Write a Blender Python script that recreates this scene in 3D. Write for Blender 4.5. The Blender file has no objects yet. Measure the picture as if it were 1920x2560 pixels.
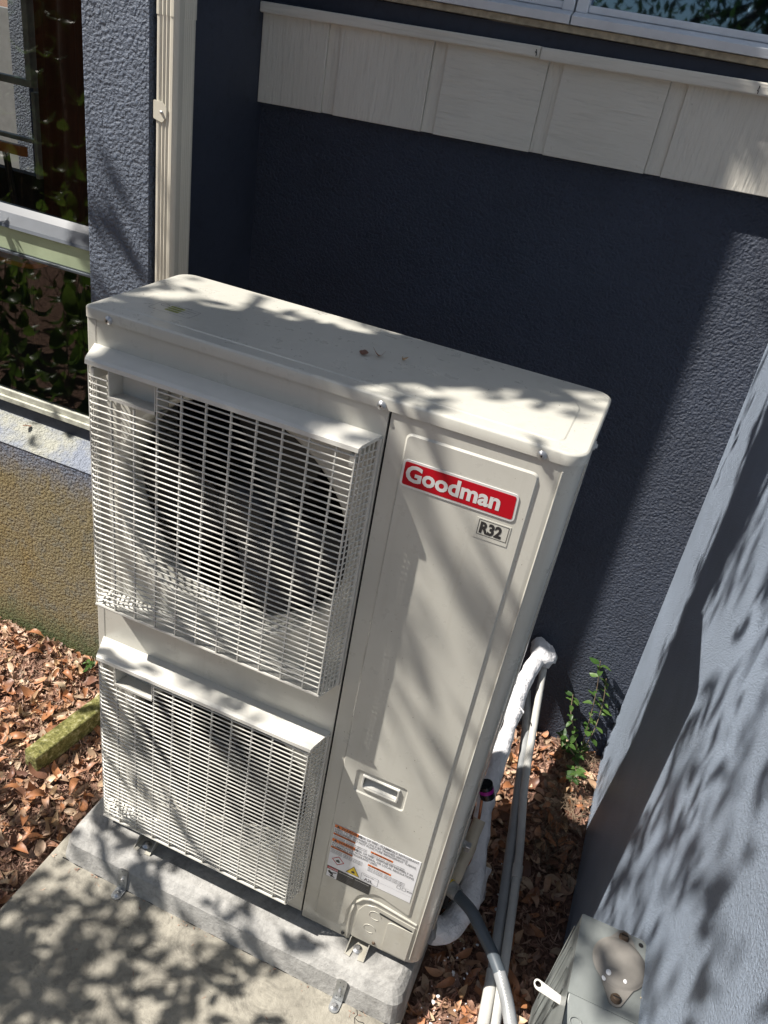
import bpy, bmesh, math, random
from mathutils import Vector, Matrix, noise
SC = bpy.context.scene
COL = SC.collection
R_ = math.radians
random.seed(11)

# ------------------------------------------------------------------ camera
cam = bpy.data.cameras.new('camera'); CAM = bpy.data.objects.new('camera', cam); COL.objects.link(CAM)
_r = Vector((0.91744533, 0.36530309, 0.15763157)); _u = Vector((-0.31751344, 0.43350539, 0.84336131)); _f = Vector((-0.23974836, 0.82378804, -0.51370614))
CAM.matrix_world = Matrix(((_r.x, _u.x, -_f.x, 0.97477), (_r.y, _u.y, -_f.y, -1.16839), (_r.z, _u.z, -_f.z, 1.966), (0, 0, 0, 1)))
cam.sensor_fit = 'VERTICAL'; cam.sensor_height = 36; cam.lens = 1981.26 / 2560 * 36
cam.clip_start = 0.02; cam.clip_end = 400
SC.camera = CAM
# ------------------------------------------------------------------ sky, sun, exposure
SUN = Vector((.57, .225, -.79)).normalized()
W = bpy.data.worlds.new("World"); SC.world = W; W.use_nodes = True
nt = W.node_tree; bg = nt.nodes['Background']
sky = nt.nodes.new('ShaderNodeTexSky'); sky.sky_type = 'NISHITA'; sky.sun_disc = False
sky.sun_elevation = math.asin(-SUN.z)
sky.sun_rotation = math.atan2(-SUN.x, -SUN.y)
sky.air_density = 1.0; sky.dust_density = 1.0
nt.links.new(sky.outputs[0], bg.inputs[0]); bg.inputs[1].default_value = 0.046
sl = bpy.data.lights.new('sun', 'SUN'); sl.energy = 5.0; sl.angle = R_(.5); sl.color = (1, .945, .87)
so = bpy.data.objects.new('sun', sl); COL.objects.link(so); so.rotation_euler = SUN.to_track_quat('-Z', 'Y').to_euler()
so.location = (-4, -2, 8)
SC.view_settings.view_transform = 'Standard'; SC.view_settings.look = 'None'
SC.view_settings.exposure = 0.88; SC.view_settings.gamma = 1
SC.view_settings.use_curve_mapping = False

# ------------------------------------------------------------------ materials
MATS = {}
def newmat(name):
    m = bpy.data.materials.new(name); m.use_nodes = True
    MATS[name] = m
    return m, m.node_tree, m.node_tree.nodes['Principled BSDF']
def ramp(nt, fac, stops):
    r = nt.nodes.new('ShaderNodeValToRGB'); e = r.color_ramp.elements
    while len(e) < len(stops): e.new(.5)
    for k, (p, c) in enumerate(stops):
        e[k].position = p; e[k].color = (*c, 1) if len(c) == 3 else c
    nt.links.new(fac, r.inputs[0]); return r.outputs[0]
def tex(nt, scale, detail=4, rough=.55, coord='Object', stretch=None, kind='noise', dist=0):
    tc = nt.nodes.new('ShaderNodeTexCoord'); src = tc.outputs[coord]
    if stretch:
        mp = nt.nodes.new('ShaderNodeMapping'); mp.inputs['Scale'].default_value = stretch
        nt.links.new(src, mp.inputs[0]); src = mp.outputs[0]
    if kind == 'noise':
        n = nt.nodes.new('ShaderNodeTexNoise'); n.inputs['Scale'].default_value = scale
        n.inputs['Detail'].default_value = detail; n.inputs['Roughness'].default_value = rough; n.inputs['Distortion'].default_value = dist
        nt.links.new(src, n.inputs[0]); return n.outputs[0]
    n = nt.nodes.new('ShaderNodeTexVoronoi'); n.inputs['Scale'].default_value = scale
    if kind == 'smooth': n.feature = 'SMOOTH_F1'
    nt.links.new(src, n.inputs[0]); return n.outputs['Distance']
def mixc(nt, fac, a, b, mode='MIX'):
    m = nt.nodes.new('ShaderNodeMix'); m.data_type = 'RGBA'; m.blend_type = mode
    for sock, v in ((m.inputs[0], fac), (m.inputs[6], a), (m.inputs[7], b)):
        if isinstance(v, (int, float)): sock.default_value = v
        elif isinstance(v, tuple): sock.default_value = (*v, 1)
        else: nt.links.new(v, sock)
    return m.outputs[2]
def mth(nt, op, a, b=0.0, clamp=False):
    m = nt.nodes.new('ShaderNodeMath'); m.operation = op; m.use_clamp = clamp
    for i, v in ((0, a), (1, b)):
        if isinstance(v, (int, float)): m.inputs[i].default_value = v
        else: nt.links.new(v, m.inputs[i])
    return m.outputs[0]
def bump(nt, b, h, dist, strength=1.0, prev=None):
    n = nt.nodes.new('ShaderNodeBump'); n.inputs['Distance'].default_value = dist; n.inputs['Strength'].default_value = strength
    nt.links.new(h, n.inputs['Height'])
    if prev: nt.links.new(prev, n.inputs['Normal'])
    nt.links.new(n.outputs[0], b.inputs['Normal']); return n.outputs[0]
def zramp(nt, z0, z1):
    g = nt.nodes.new('ShaderNodeNewGeometry'); s = nt.nodes.new('ShaderNodeSeparateXYZ'); nt.links.new(g.outputs['Position'], s.inputs[0])
    m = nt.nodes.new('ShaderNodeMapRange'); m.inputs[1].default_value = z0; m.inputs[2].default_value = z1
    nt.links.new(s.outputs[2], m.inputs[0]); return m.outputs[0]
def plain(name, c, rough=.5, metal=0, var=.12, scale=8, bmp=0, bscale=60, coat=0, spec=.5):
    m, nt, b = newmat(name)
    f = tex(nt, scale, 5)
    col = ramp(nt, f, [(.3, tuple(x * (1 - var) for x in c)), (.7, tuple(min(1, x * (1 + var)) for x in c))])
    nt.links.new(col, b.inputs['Base Color'])
    b.inputs['Roughness'].default_value = rough; b.inputs['Metallic'].default_value = metal
    b.inputs['Specular IOR Level'].default_value = spec; b.inputs['Coat Weight'].default_value = coat
    if bmp: bump(nt, b, tex(nt, bscale, 4), bmp)
    return m
def paint_mat():
    m, nt, b = newmat('cream_enamel')
    f = tex(nt, 3, 4); g = tex(nt, 140, 2); gr = tex(nt, 22, 5, .7)
    c1 = ramp(nt, f, [(.3, (.51, .50, .445)), (.7, (.555, .543, .485))])
    spk = ramp(nt, g, [(.76, (0, 0, 0)), (.80, (1, 1, 1))])
    c2 = mixc(nt, spk, c1, (.33, .29, .22))
    grime = ramp(nt, gr, [(.55, (0, 0, 0)), (.85, (.25, .25, .25))])
    c3 = mixc(nt, grime, c2, (.36, .33, .25))
    run = ramp(nt, tex(nt, 30, 4, .7, stretch=(1, 1, .05)), [(.56, (0, 0, 0)), (.78, (.32, .32, .32))])
    c3 = mixc(nt, run, c3, (.38, .355, .28))
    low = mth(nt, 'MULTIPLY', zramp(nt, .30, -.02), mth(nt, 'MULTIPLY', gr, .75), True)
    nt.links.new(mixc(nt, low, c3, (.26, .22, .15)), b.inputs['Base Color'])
    b.inputs['Coat Weight'].default_value = .35; b.inputs['Coat Roughness'].default_value = .1
    rr = ramp(nt, gr, [(.3, (.24,) * 3), (.75, (.4,) * 3)]); nt.links.new(rr, b.inputs['Roughness'])
    n = bump(nt, b, tex(nt, 2.3, 2), .006, .4)
    bump(nt, b, tex(nt, 900, 2), .00005, .5, n)
    return m
paint_mat()
plain('cream_plastic', (.60, .588, .54), .4, var=.05, scale=20, spec=.5)
plain('dark_metal', (.02, .021, .023), .45, .2)
plain('dark_gap', (.008, .008, .009), .9)
plain('fan_plastic', (.011, .012, .014), .45)
plain('galvanized', (.42, .43, .43), .42, .75, var=.25, scale=40)
plain('zinc_bolt', (.55, .55, .55), .35, .8, var=.2, scale=90)
plain('copper', (.62, .25, .13), .35, .9)
plain('sticker_white', (.80, .80, .82), .35, var=.02)
plain('sticker_silver', (.66, .66, .65), .3, .15, var=.02)
plain('badge_red', (.42, .003, .012), .5, var=.05, spec=.2)
plain('ink_black', (.02, .02, .022), .4)
plain('ink_grey', (.10, .10, .11), .5)
plain('ink_orange', (.75, .17, .01), .4, var=.03)
plain('ink_yellow', (.70, .50, .02), .4, var=.03)
plain('ink_olive', (.32, .36, .04), .4, var=.03)
plain('ink_red', (.5, .02, .03), .4, var=.03)
plain('downspout_paint', (.66, .62, .52), .33, var=.05, scale=5, bmp=.0006, bscale=25)
plain('pvc_white', (.46, .455, .43), .35, var=.1, scale=20)
plain('pvc_grey', (.26, .27, .275), .38, var=.12, scale=20)
plain('whip_grey', (.07, .085, .10), .4, var=.1, scale=30)
plain('black_plastic', (.012, .012, .014), .25)
plain('magenta_label', (.42, .01, .30), .4, var=.05)
plain('foam_white', (.8, .8, .8), .6, var=.05)
plain('sheath_white', (.70, .70, .72), .42, var=.08, scale=30, bmp=.014, bscale=30)
plain('tag_plastic', (.62, .61, .57), .3, var=.04)
plain('brown_cloth', (.11, .038, .012), .8, var=.3, scale=4)
plain('orange_plastic', (.6, .2, .05), .35)
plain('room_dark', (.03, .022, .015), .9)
plain('bark', (.06, .045, .032), .9, var=.4, scale=12, bmp=.02, bscale=18)
plain('twig', (.20, .15, .10), .85, var=.3, scale=20)
plain('frame_white', (.44, .44, .37), .5, var=.3, scale=22, bmp=.0015, bscale=50)
plain('transom_green', (.36, .42, .28), .4, var=.15)
plain('sash_white', (.66, .70, .74), .35, var=.08, scale=14)
plain('frame_silver', (.06, .07, .085), .35, 0, var=.15, scale=12)
plain('box_paint', (.19, .205, .198), .38, var=.12, scale=14, bmp=.0006, bscale=60, coat=.1)
plain('hub_zinc', (.20, .187, .168), .7, .1, var=.22, scale=18)
plain('rust_screw', (.11, .075, .05), .6, .4, var=.4, scale=90)
plain('foam_beige', (.50, .44, .34), .6, var=.08, scale=20, bmp=.003, bscale=40)
plain('caulk', (.42, .36, .26), .8, var=.3, scale=60)

def stucco(name, c, scale, dist, var=.2, stains=None, rough=.62, pebble=False):
    m, nt, b = newmat(name)
    f = tex(nt, 2.2, 5, .65); h1 = tex(nt, scale, 3, .6, dist=.25); h2 = tex(nt, scale * 3.2, 2)
    col = ramp(nt, f, [(.3, tuple(x * (1 - var) for x in c)), (.7, tuple(x * (1 + var) for x in c))])
    pit = ramp(nt, h1, [(.25, (.55,) * 3), (.45, (1,) * 3)])
    col = mixc(nt, .6, col, pit, 'MULTIPLY')
    spk = ramp(nt, tex(nt, 60, 2), [(.78, (0, 0, 0)), (.81, (.6, .6, .6))])
    col = mixc(nt, spk, col, (.3, .3, .3))
    if stains: col = stains(nt, col)
    nt.links.new(col, b.inputs['Base Color']); b.inputs['Roughness'].default_value = rough
    h = mth(nt, 'ADD', h1, mth(nt, 'MULTIPLY', h2, .3))
    if pebble: h = mth(nt, 'SUBTRACT', mth(nt, 'ADD', mth(nt, 'MULTIPLY', h, .75), .42), mth(nt, 'MULTIPLY', tex(nt, scale * .95, kind='smooth'), .55))
    h = ramp(nt, h, [(.38, (0,) * 3), (.85, (1,) * 3)])
    bump(nt, b, h, dist)
    return m
NAVY = (.058, .072, .112)
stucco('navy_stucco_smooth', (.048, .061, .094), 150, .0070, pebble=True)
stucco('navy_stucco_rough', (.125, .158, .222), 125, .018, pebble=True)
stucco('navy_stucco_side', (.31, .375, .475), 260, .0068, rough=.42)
stucco('navy_trim', (.032, .040, .062), 30, .001)
def knee_stain(nt, col):
    n = tex(nt, 3.4, 6, .7); n2 = tex(nt, 2.2, 5, .7, stretch=(1, 1, .25)); n3 = tex(nt, 26, 4, .7)
    tan = ramp(nt, n, [(.28, (.25, .22, .16)), (.5, (.29, .235, .12)), (.75, (.19, .17, .11))])
    y = ramp(nt, n2, [(.5, (0, 0, 0)), (.68, (.75, .75, .75))])
    tan = mixc(nt, y, tan, (.31, .20, .045))
    top = mth(nt, 'ADD', zramp(nt, .50, .66), mth(nt, 'MULTIPLY', mth(nt, 'SUBTRACT', n3, .5), 1.6), True)
    tan = mixc(nt, top, tan, (.19, .225, .32))
    low = mth(nt, 'ADD', zramp(nt, .02, -.14), mth(nt, 'MULTIPLY', mth(nt, 'SUBTRACT', n3, .55), 1.5), True)
    return mixc(nt, low, tan, (.09, .12, .035))
stucco('stained_stucco', (.2, .2, .15), 120, .013, pebble=True, stains=knee_stain, rough=.85)
def sill_stain(nt, col):
    n = tex(nt, 5, 6, .7)
    return mixc(nt, ramp(nt, n, [(.45, (0, 0, 0)), (.62, (1, 1, 1))]), (.20, .225, .28), (.33, .33, .28))
stucco('sill_paint', (.2, .24, .32), 85, .005, stains=sill_stain)

def concrete(name, a, b_, sc=3, spots=True):
    m, nt, b = newmat(name)
    n = tex(nt, sc, 8, .68); n2 = tex(nt, 60, 4, .7); n3 = tex(nt, sc * 2.6, 6, .75, dist=.8)
    col = ramp(nt, n, [(.3, a), (.7, b_)])
    col = mixc(nt, ramp(nt, n3, [(.50, (0, 0, 0)), (.66, (.65,) * 3)]), col, tuple(x * .45 for x in a))
    col = mixc(nt, .55, col, ramp(nt, n2, [(.3, (.62,) * 3), (.6, (1,) * 3)]), 'MULTIPLY')
    pits = ramp(nt, tex(nt, 95, 0, kind='vor'), [(.05, (.3,) * 3), (.12, (1,) * 3)])
    pm = ramp(nt, tex(nt, 9, 3), [(.52, (0, 0, 0)), (.6, (1, 1, 1))])
    col = mixc(nt, pm, col, mixc(nt, 1.0, col, pits, 'MULTIPLY'))
    nt.links.new(col, b.inputs['Base Color']); b.inputs['Roughness'].default_value = .85
    bump(nt, b, mth(nt, 'ADD', n2, mth(nt, 'MULTIPLY', n, .8)), .004, .8)
concrete('pad_concrete', (.33, .325, .31), (.40, .392, .372), 2.2)
concrete('patio_concrete', (.22, .205, .17), (.38, .355, .295), 4.2)

def soil_mat():
    m, nt, b = newmat('mulch_soil')
    n = tex(nt, 45, 6, .75); v = tex(nt, 70, kind='vor', stretch=(1, .5, 1))
    col = ramp(nt, n, [(.3, (.06, .034, .024)), (.5, (.19, .105, .072)), (.72, (.36, .22, .15))])
    nt.links.new(col, b.inputs['Base Color']); b.inputs['Roughness'].default_value = .95
    bump(nt, b, mth(nt, 'ADD', v, n), .012)
soil_mat()
def leaf_mat(name, cols, rough=.5, trans=.0, scale=16):
    m, nt, b = newmat(name)
    oi = nt.nodes.new('ShaderNodeObjectInfo'); g = nt.nodes.new('ShaderNodeNewGeometry')
    rnd = mth(nt, 'FRACT', mth(nt, 'ADD', oi.outputs['Random'], g.outputs['Random Per Island']))
    n = len(cols)
    c = ramp(nt, rnd, [(k / (n - 1) if n > 1 else 0, cols[k]) for k in range(n)])
    v = ramp(nt, tex(nt, scale, 5, .7), [(.3, (.62, .60, .58)), (.7, (1.1, 1.1, 1.1))])
    col = mixc(nt, 1.0, c, v, 'MULTIPLY')
    nt.links.new(col, b.inputs['Base Color']); b.inputs['Roughness'].default_value = rough
    if trans:
        b.inputs['Transmission Weight'].default_value = 0
        t = nt.nodes.new('ShaderNodeBsdfTranslucent'); nt.links.new(col, t.inputs[0])
        mx = nt.nodes.new('ShaderNodeMixShader'); mx.inputs[0].default_value = trans
        out = nt.nodes['Material Output']
        nt.links.new(b.outputs[0], mx.inputs[1]); nt.links.new(t.outputs[0], mx.inputs[2]); nt.links.new(mx.outputs[0], out.inputs[0])
leaf_mat('dead_leaf', [(.46, .21, .10), (.54, .35, .22), (.36, .19, .12), (.62, .46, .30), (.28, .16, .11), (.50, .22, .10), (.54, .42, .29), (.22, .12, .085)], .5)
leaf_mat('orange_leaf', [(.42, .19, .085), (.36, .15, .065)], .5)
leaf_mat('tan_leaf', [(.46, .30, .16), (.52, .36, .21)], .5)
leaf_mat('brown_leaf', [(.20, .095, .055), (.15, .07, .045)], .5)
leaf_mat('bark_chip', [(.42, .23, .16), (.28, .155, .11), (.54, .36, .26), (.20, .11, .08)], .85)
leaf_mat('green_leaf', [(.045, .10, .018), (.07, .15, .022), (.035, .08, .015), (.09, .19, .03)], .35, .25)
leaf_mat('weed_leaf', [(.05, .12, .025), (.11, .20, .045), (.035, .085, .018)], .45, .3)
leaf_mat('shrub_leaf', [(.10, .20, .03), (.16, .28, .035), (.07, .14, .02), (.20, .32, .05)], .3, .6)
def moss_mat():
    m, nt, b = newmat('moss'); n = tex(nt, 60, 6, .75)
    nt.links.new(ramp(nt, n, [(.36, (.07, .075, .02)), (.52, (.22, .21, .06)), (.66, (.48, .46, .26))]), b.inputs['Base Color'])
    b.inputs['Roughness'].default_value = .95; bump(nt, b, n, .012)
moss_mat()
def wood_siding(name, stretch):
    m, nt, b = newmat(name); n = tex(nt, 110, 5, .7, stretch=stretch, dist=.4); f = tex(nt, 3, 4)
    c = ramp(nt, f, [(.3, (.68, .65, .57)), (.7, (.75, .72, .635))])
    c = mixc(nt, .5, c, ramp(nt, n, [(.3, (.75,) * 3), (.5, (1,) * 3)]), 'MULTIPLY')
    nt.links.new(c, b.inputs['Base Color']); b.inputs['Roughness'].default_value = .55
    bump(nt, b, n, .0035)
wood_siding('siding_vertical', (1, 1, .09)); wood_siding('siding_horizontal', (.07, 1, 1)); wood_siding('trim_wood', (.05, 1, 1))
def glass_mat(name, tint, ior, gc=(1, 1, 1)):
    m, nt, b = newmat(name)
    nt.nodes.remove(b); out = nt.nodes['Material Output']
    t = nt.nodes.new('ShaderNodeBsdfTransparent'); t.inputs[0].default_value = (*tint, 1)
    g = nt.nodes.new('ShaderNodeBsdfGlossy'); g.inputs['Roughness'].default_value = .022; g.inputs[0].default_value = (*gc, 1)
    fr = nt.nodes.new('ShaderNodeFresnel'); fr.inputs[0].default_value = ior
    mx = nt.nodes.new('ShaderNodeMixShader'); nt.links.new(fr.outputs[0], mx.inputs[0]); nt.links.new(t.outputs[0], mx.inputs[1]); nt.links.new(g.outputs[0], mx.inputs[2])
    nt.links.new(mx.outputs[0], out.inputs[0])
glass_mat('tinted_glass', (.82, .82, .78), 1.65)
glass_mat('sky_tint_glass', (.3, .32, .35), 3.4, (.42, .66, 1))  # blue of the reflected sky is put into the reflection tint
M = MATS

# ------------------------------------------------------------------ mesh helpers
class MB:
    def __init__(s): s.v = []; s.f = []; s.sm = []
    def add(s, vs, fs, smooth=False):
        o = len(s.v); s.v += [tuple(p) for p in vs]; s.f += [tuple(i + o for i in f) for f in fs]; s.sm += [smooth] * len(fs); return s
    def bm(s, b, smooth=False):
        b.verts.index_update(); b.verts.ensure_lookup_table()
        s.add([v.co[:] for v in b.verts], [[v.index for v in f.verts] for f in b.faces], smooth); b.free(); return s
    def box(s, x0, x1, y0, y1, z0, z1, bev=0, seg=2, mat=None):
        b = bmesh.new(); bmesh.ops.create_cube(b, size=1)
        for v in b.verts: v.co = ((x0 + x1) / 2 + v.co.x * (x1 - x0), (y0 + y1) / 2 + v.co.y * (y1 - y0), (z0 + z1) / 2 + v.co.z * (z1 - z0))
        if bev: bmesh.ops.bevel(b, geom=b.edges[:] , offset=bev, segments=seg, profile=.5, affect='EDGES', clamp_overlap=True)
        if mat: b.transform(mat)
        return s.bm(b, False)
    def prism(s, pts, h0, h1, axis='z', bev=0, seg=2, mat=None, top_only=False):
        # pts 2D; axis z: (x,y); axis y: (x,z); axis x: (y,z)
        P = {'z': lambda a, b, h: (a, b, h), 'y': lambda a, b, h: (a, h, b), 'x': lambda a, b, h: (h, a, b)}[axis]
        b = bmesh.new(); n = len(pts)
        lo = [b.verts.new(P(a, c, h0)) for a, c in pts]; hi = [b.verts.new(P(a, c, h1)) for a, c in pts]
        f0 = b.faces.new(lo[::-1]); f1 = b.faces.new(hi)
        for i in range(n): b.faces.new((lo[i], lo[(i + 1) % n], hi[(i + 1) % n], hi[i]))
        bmesh.ops.recalc_face_normals(b, faces=b.faces[:])
        if bev:
            es = [e for e in b.edges if (all(v in lo for v in e.verts) if top_only == 'lo' else all(v in hi for v in e.verts))] if top_only else b.edges[:]
            bmesh.ops.bevel(b, geom=es, offset=bev, segments=seg, profile=.5, affect='EDGES', clamp_overlap=True)
        if mat: b.transform(mat)
        return s.bm(b, False)
    def tube(s, path, r, n=8, cap=True, taper=None, wob=0):
        path = [Vector(p) for p in path]; rings = []; k = len(path); up = Vector((.01, .02, 1))
        for i, p in enumerate(path):
            t = (path[min(i + 1, k - 1)] - path[max(i - 1, 0)]).normalized()
            a = t.cross(up if abs(t.dot(up)) < .97 else Vector((1, 0, 0))).normalized(); c = t.cross(a)
            rr = r[i] if isinstance(r, (list, tuple)) else r
            ring = []
            for j in range(n):
                th = 2 * math.pi * j / n; q = rr * (1 + (noise.noise(p * 30 + Vector((j * 1.7, 0, 0))) * wob if wob else 0))
                ring.append(p + a * math.cos(th) * q + c * math.sin(th) * q)
            rings.append(ring)
        vs = [v for g in rings for v in g]; fs = []
        for i in range(k - 1):
            for j in range(n): fs.append((i * n + j, i * n + (j + 1) % n, (i + 1) * n + (j + 1) % n, (i + 1) * n + j))
        s.add(vs, fs, True)
        if cap: s.add(rings[0], [tuple(range(n))[::-1]]); s.add(rings[-1], [tuple(range(n))])
        return s
    def lathe(s, prof, c, axis='y', n=24, smooth=True):
        # prof: (radius, height along axis)
        vs = []; fs = []
        for r, h in prof:
            for j in range(n):
                t = 2 * math.pi * j / n; a, b = r * math.cos(t), r * math.sin(t)
                vs.append({'y': (c[0] + a, c[1] + h, c[2] + b), 'z': (c[0] + a, c[1] + b, c[2] + h), 'x': (c[0] + h, c[1] + a, c[2] + b)}[axis])
        for i in range(len(prof) - 1):
            for j in range(n): fs.append((i * n + j, i * n + (j + 1) % n, (i + 1) * n + (j + 1) % n, (i + 1) * n + j))
        return s.add(vs, fs, smooth)
    def mesh(s, name):
        m = bpy.data.meshes.new(name); m.from_pydata(s.v, [], s.f); m.update()
        m.polygons.foreach_set('use_smooth', s.sm)
        b = bmesh.new(); b.from_mesh(m); bmesh.ops.recalc_face_normals(b, faces=b.faces[:]); b.to_mesh(m); b.free()
        return m
    def build(s, name, mat, parent=None, **kw):
        return link(name, s.mesh(name), mat, parent, **kw)
def props(o, label=None, cat=None, group=None, kind=None):
    if label: o['label'] = label
    if cat: o['category'] = cat
    if group: o['group'] = group
    if kind: o['kind'] = kind
    return o
def wloc(o):
    v = Vector((0, 0, 0))
    while o is not None: v += o.location; o = o.parent
    return v
def link(name, me, mat, parent=None, **kw):
    if mat is not None and not me.materials: me.materials.append(mat)
    o = bpy.data.objects.new(name, me); COL.objects.link(o)
    if parent:
        o.parent = parent; o.matrix_parent_inverse = Matrix.Translation(-BASE.get(parent.name, Vector((0, 0, 0))))
    return props(o, **kw)
BASE = {}
def thing(name, loc, label, cat, group=None, kind=None):
    o = bpy.data.objects.new(name, None); COL.objects.link(o); o.location = loc; o.empty_display_size = .05
    BASE[o.name] = Vector(loc)
    return props(o, label, cat, group, kind)
def rpoly(pts, rad, n=5):
    out = []; k = len(pts)
    for i in range(k):
        p = Vector(pts[i]); a = Vector(pts[i - 1]); b = Vector(pts[(i + 1) % k]); r = rad[i] if isinstance(rad, (list, tuple)) else rad
        if r <= 0: out.append(tuple(p)); continue
        u = (a - p).normalized(); w = (b - p).normalized(); ang = u.angle(w); d = r / math.tan(ang / 2)
        d = min(d, (a - p).length * .49, (b - p).length * .49); r = d * math.tan(ang / 2)
        c = p + (u + w).normalized() * (r / math.sin(ang / 2))
        s0 = p + u * d - c; s1 = p + w * d - c
        a0 = math.atan2(s0.y, s0.x); a1 = math.atan2(s1.y, s1.x); da = (a1 - a0 + math.pi) % (2 * math.pi) - math.pi
        for q in range(n + 1):
            t = a0 + da * q / n; out.append((c.x + r * math.cos(t), c.y + r * math.sin(t)))
    return out
def rrect(x0, x1, z0, z1, r, n=5): return rpoly([(x0, z0), (x1, z0), (x1, z1), (x0, z1)], r, n)
def sheet(outer, holes, y, t, side=True):
    """flat plate in the xz plane with holes, front face at y, thickness t backwards"""
    b = bmesh.new(); loops = []
    for L in [outer] + holes:
        vs = [b.verts.new((x, y, z)) for x, z in L]; loops.append(vs)
        for i in range(len(vs)): b.edges.new((vs[i], vs[(i + 1) % len(vs)]))
    bmesh.ops.triangle_fill(b, edges=b.edges[:], use_beauty=True)
    mb = MB(); b.verts.index_update()
    fs = [[v.index for v in f.verts] for f in b.faces]; vs = [v.co[:] for v in b.verts]
    mb.add(vs, fs)
    for L in [outer] + holes:
        n = len(L); mb.add([(x, y, z) for x, z in L] + [(x, y + t, z) for x, z in L], [(i, (i + 1) % n, n + (i + 1) % n, n + i) for i in range(n)])
    b.free(); return mb
def inset(pts, d):
    n = len(pts); out = []; A = sum(pts[i][0] * pts[(i + 1) % n][1] - pts[(i + 1) % n][0] * pts[i][1] for i in range(n)); sg = 1 if A > 0 else -1
    for i in range(n):
        a = Vector(pts[i - 1]); p = Vector(pts[i]); b = Vector(pts[(i + 1) % n])
        e1 = (p - a).normalized(); e2 = (b - p).normalized()
        n1 = Vector((-e1.y, e1.x)) * sg; n2 = Vector((-e2.y, e2.x)) * sg; m = (n1 + n2)
        m = m / max(.3, m.length_squared) * 2 if m.length > 1e-6 else n1
        out.append((p.x + m.x * d, p.y + m.y * d))
    return out
def text(name, s, size, pos, mat, parent, bold=0.0, sx=1.0, face='-y', align='LEFT', flip=0):
    cu = bpy.data.curves.new(name, 'FONT'); cu.body = s; cu.size = size; cu.offset = bold * size; cu.align_x = align; cu.resolution_u = 3
    t = bpy.data.objects.new(name + '_tmp', cu); COL.objects.link(t)
    dg = bpy.context.evaluated_depsgraph_get(); me = bpy.data.meshes.new_from_object(t.evaluated_get(dg)); bpy.data.objects.remove(t)
    S = Matrix.Diagonal((sx, 1, 1, 1))
    Rm = Matrix.Rotation(math.pi / 2, 4, 'X') if face == '-y' else Matrix.Identity(4)
    me.transform(Matrix.Translation(pos) @ Rm @ S); me.materials.clear(); me.name = name
    return link(name, me, mat, parent)

# ------------------------------------------------------------------ setting: ground, patio
def ground_sheet(name, x0, x1, y0, y1, z, nx, ny, mat, amp, holes=None, **kw):
    mb = MB(); vs = []; fs = []
    for j in range(ny + 1):
        for i in range(nx + 1):
            x = x0 + (x1 - x0) * i / nx; y = y0 + (y1 - y0) * j / ny
            vs.append((x, y, z + amp * (noise.noise(Vector((x * 5, y * 5, 0))) + .5 * noise.noise(Vector((x * 16, y * 16, 3))))))
    for j in range(ny):
        for i in range(nx): a = j * (nx + 1) + i; fs.append((a, a + 1, a + nx + 2, a + nx + 1))
    mb.add(vs, fs, True); return mb.build(name, mat, **kw)
MB().add([(-60, -60, -.30), (60, -60, -.30), (60, 60, -.30), (-60, 60, -.30)], [(0, 1, 2, 3)]).build('ground', M['mulch_soil'], kind='structure')
ground_sheet('mulch_bed', -3.0, -.10, -3.0, .62, -.150, 90, 100, M['mulch_soil'], .010, kind='structure')
ground_sheet('mulch_bed', -.10, 1.34, -.16, 1.16, -.158, 70, 60, M['mulch_soil'], .010, kind='structure')
ground_sheet('mulch_bed', .955, 1.6, -3.0, -.16, -.158, 30, 60, M['mulch_soil'], .010, kind='structure')
patio_pts = [(-.128, -3.0), (.945, -3.0), (.945, -.095), (.945, -.02), (-.108, -.02)]
MB().prism(patio_pts, -.24, -.121, 'z', bev=.006).build('patio_slab', M['patio_concrete'], kind='structure')
# crack line between slab and pad
ck = MB(); pth = []
for i in range(60):
    x = -.07 + i * 1.0 / 59; pth.append((x, -.0935 + .0035 * noise.noise(Vector((x * 30, 0, 0))), -.1205))
ck.tube(pth, .0016, 5)
q = [(.832, -.096), (.838, -.107), (.834, -.116), (.846, -.120), (.858, -.117), (.866, -.121)]
ck.tube([(x, y, -.1205) for x, y in q], .0009, 5); ck.tube([(.834, -.116, -.1205), (.840, -.128, -.1205)], .0007, 5)
ck.build('crack', M['dark_gap'], kind='structure')

# ------------------------------------------------------------------ walls
wing = thing('wing_wall', (-.4, .6, -.15), 'rough navy stucco wing with a tall window, left of the white downspout', 'wall')
MB().box(-.487, -.292, .600, 1.16, -.3, 4.6, .006).build('pier', M['navy_stucco_rough'], wing)
MB().box(-.2915, -.2905, .62, 1.13, -.3, 4.6).build('return_face', M['navy_trim'], wing)
MB().box(-3.2, -.4875, .600, .80, -.3, .640, .004).build('knee_wall', M['stained_stucco'], wing, label='low stucco wall stained yellow and brown below the window')
MB().prism([(.598, .6405), (.606, .648), (.672, .690), (.80, .700), (.80, .6405)], -3.2, -.4875, 'x').build('sill', M['sill_paint'], wing)
MB().box(-3.2, -.4875, .600, .80, 2.9, 3.05).build('upper_wall', M['navy_stucco_rough'], wing)
MB().box(-3.2, -.4875, .80, 1.75, 3.0, 3.05).build('roof_slab', M['room_dark'], wing)
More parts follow.
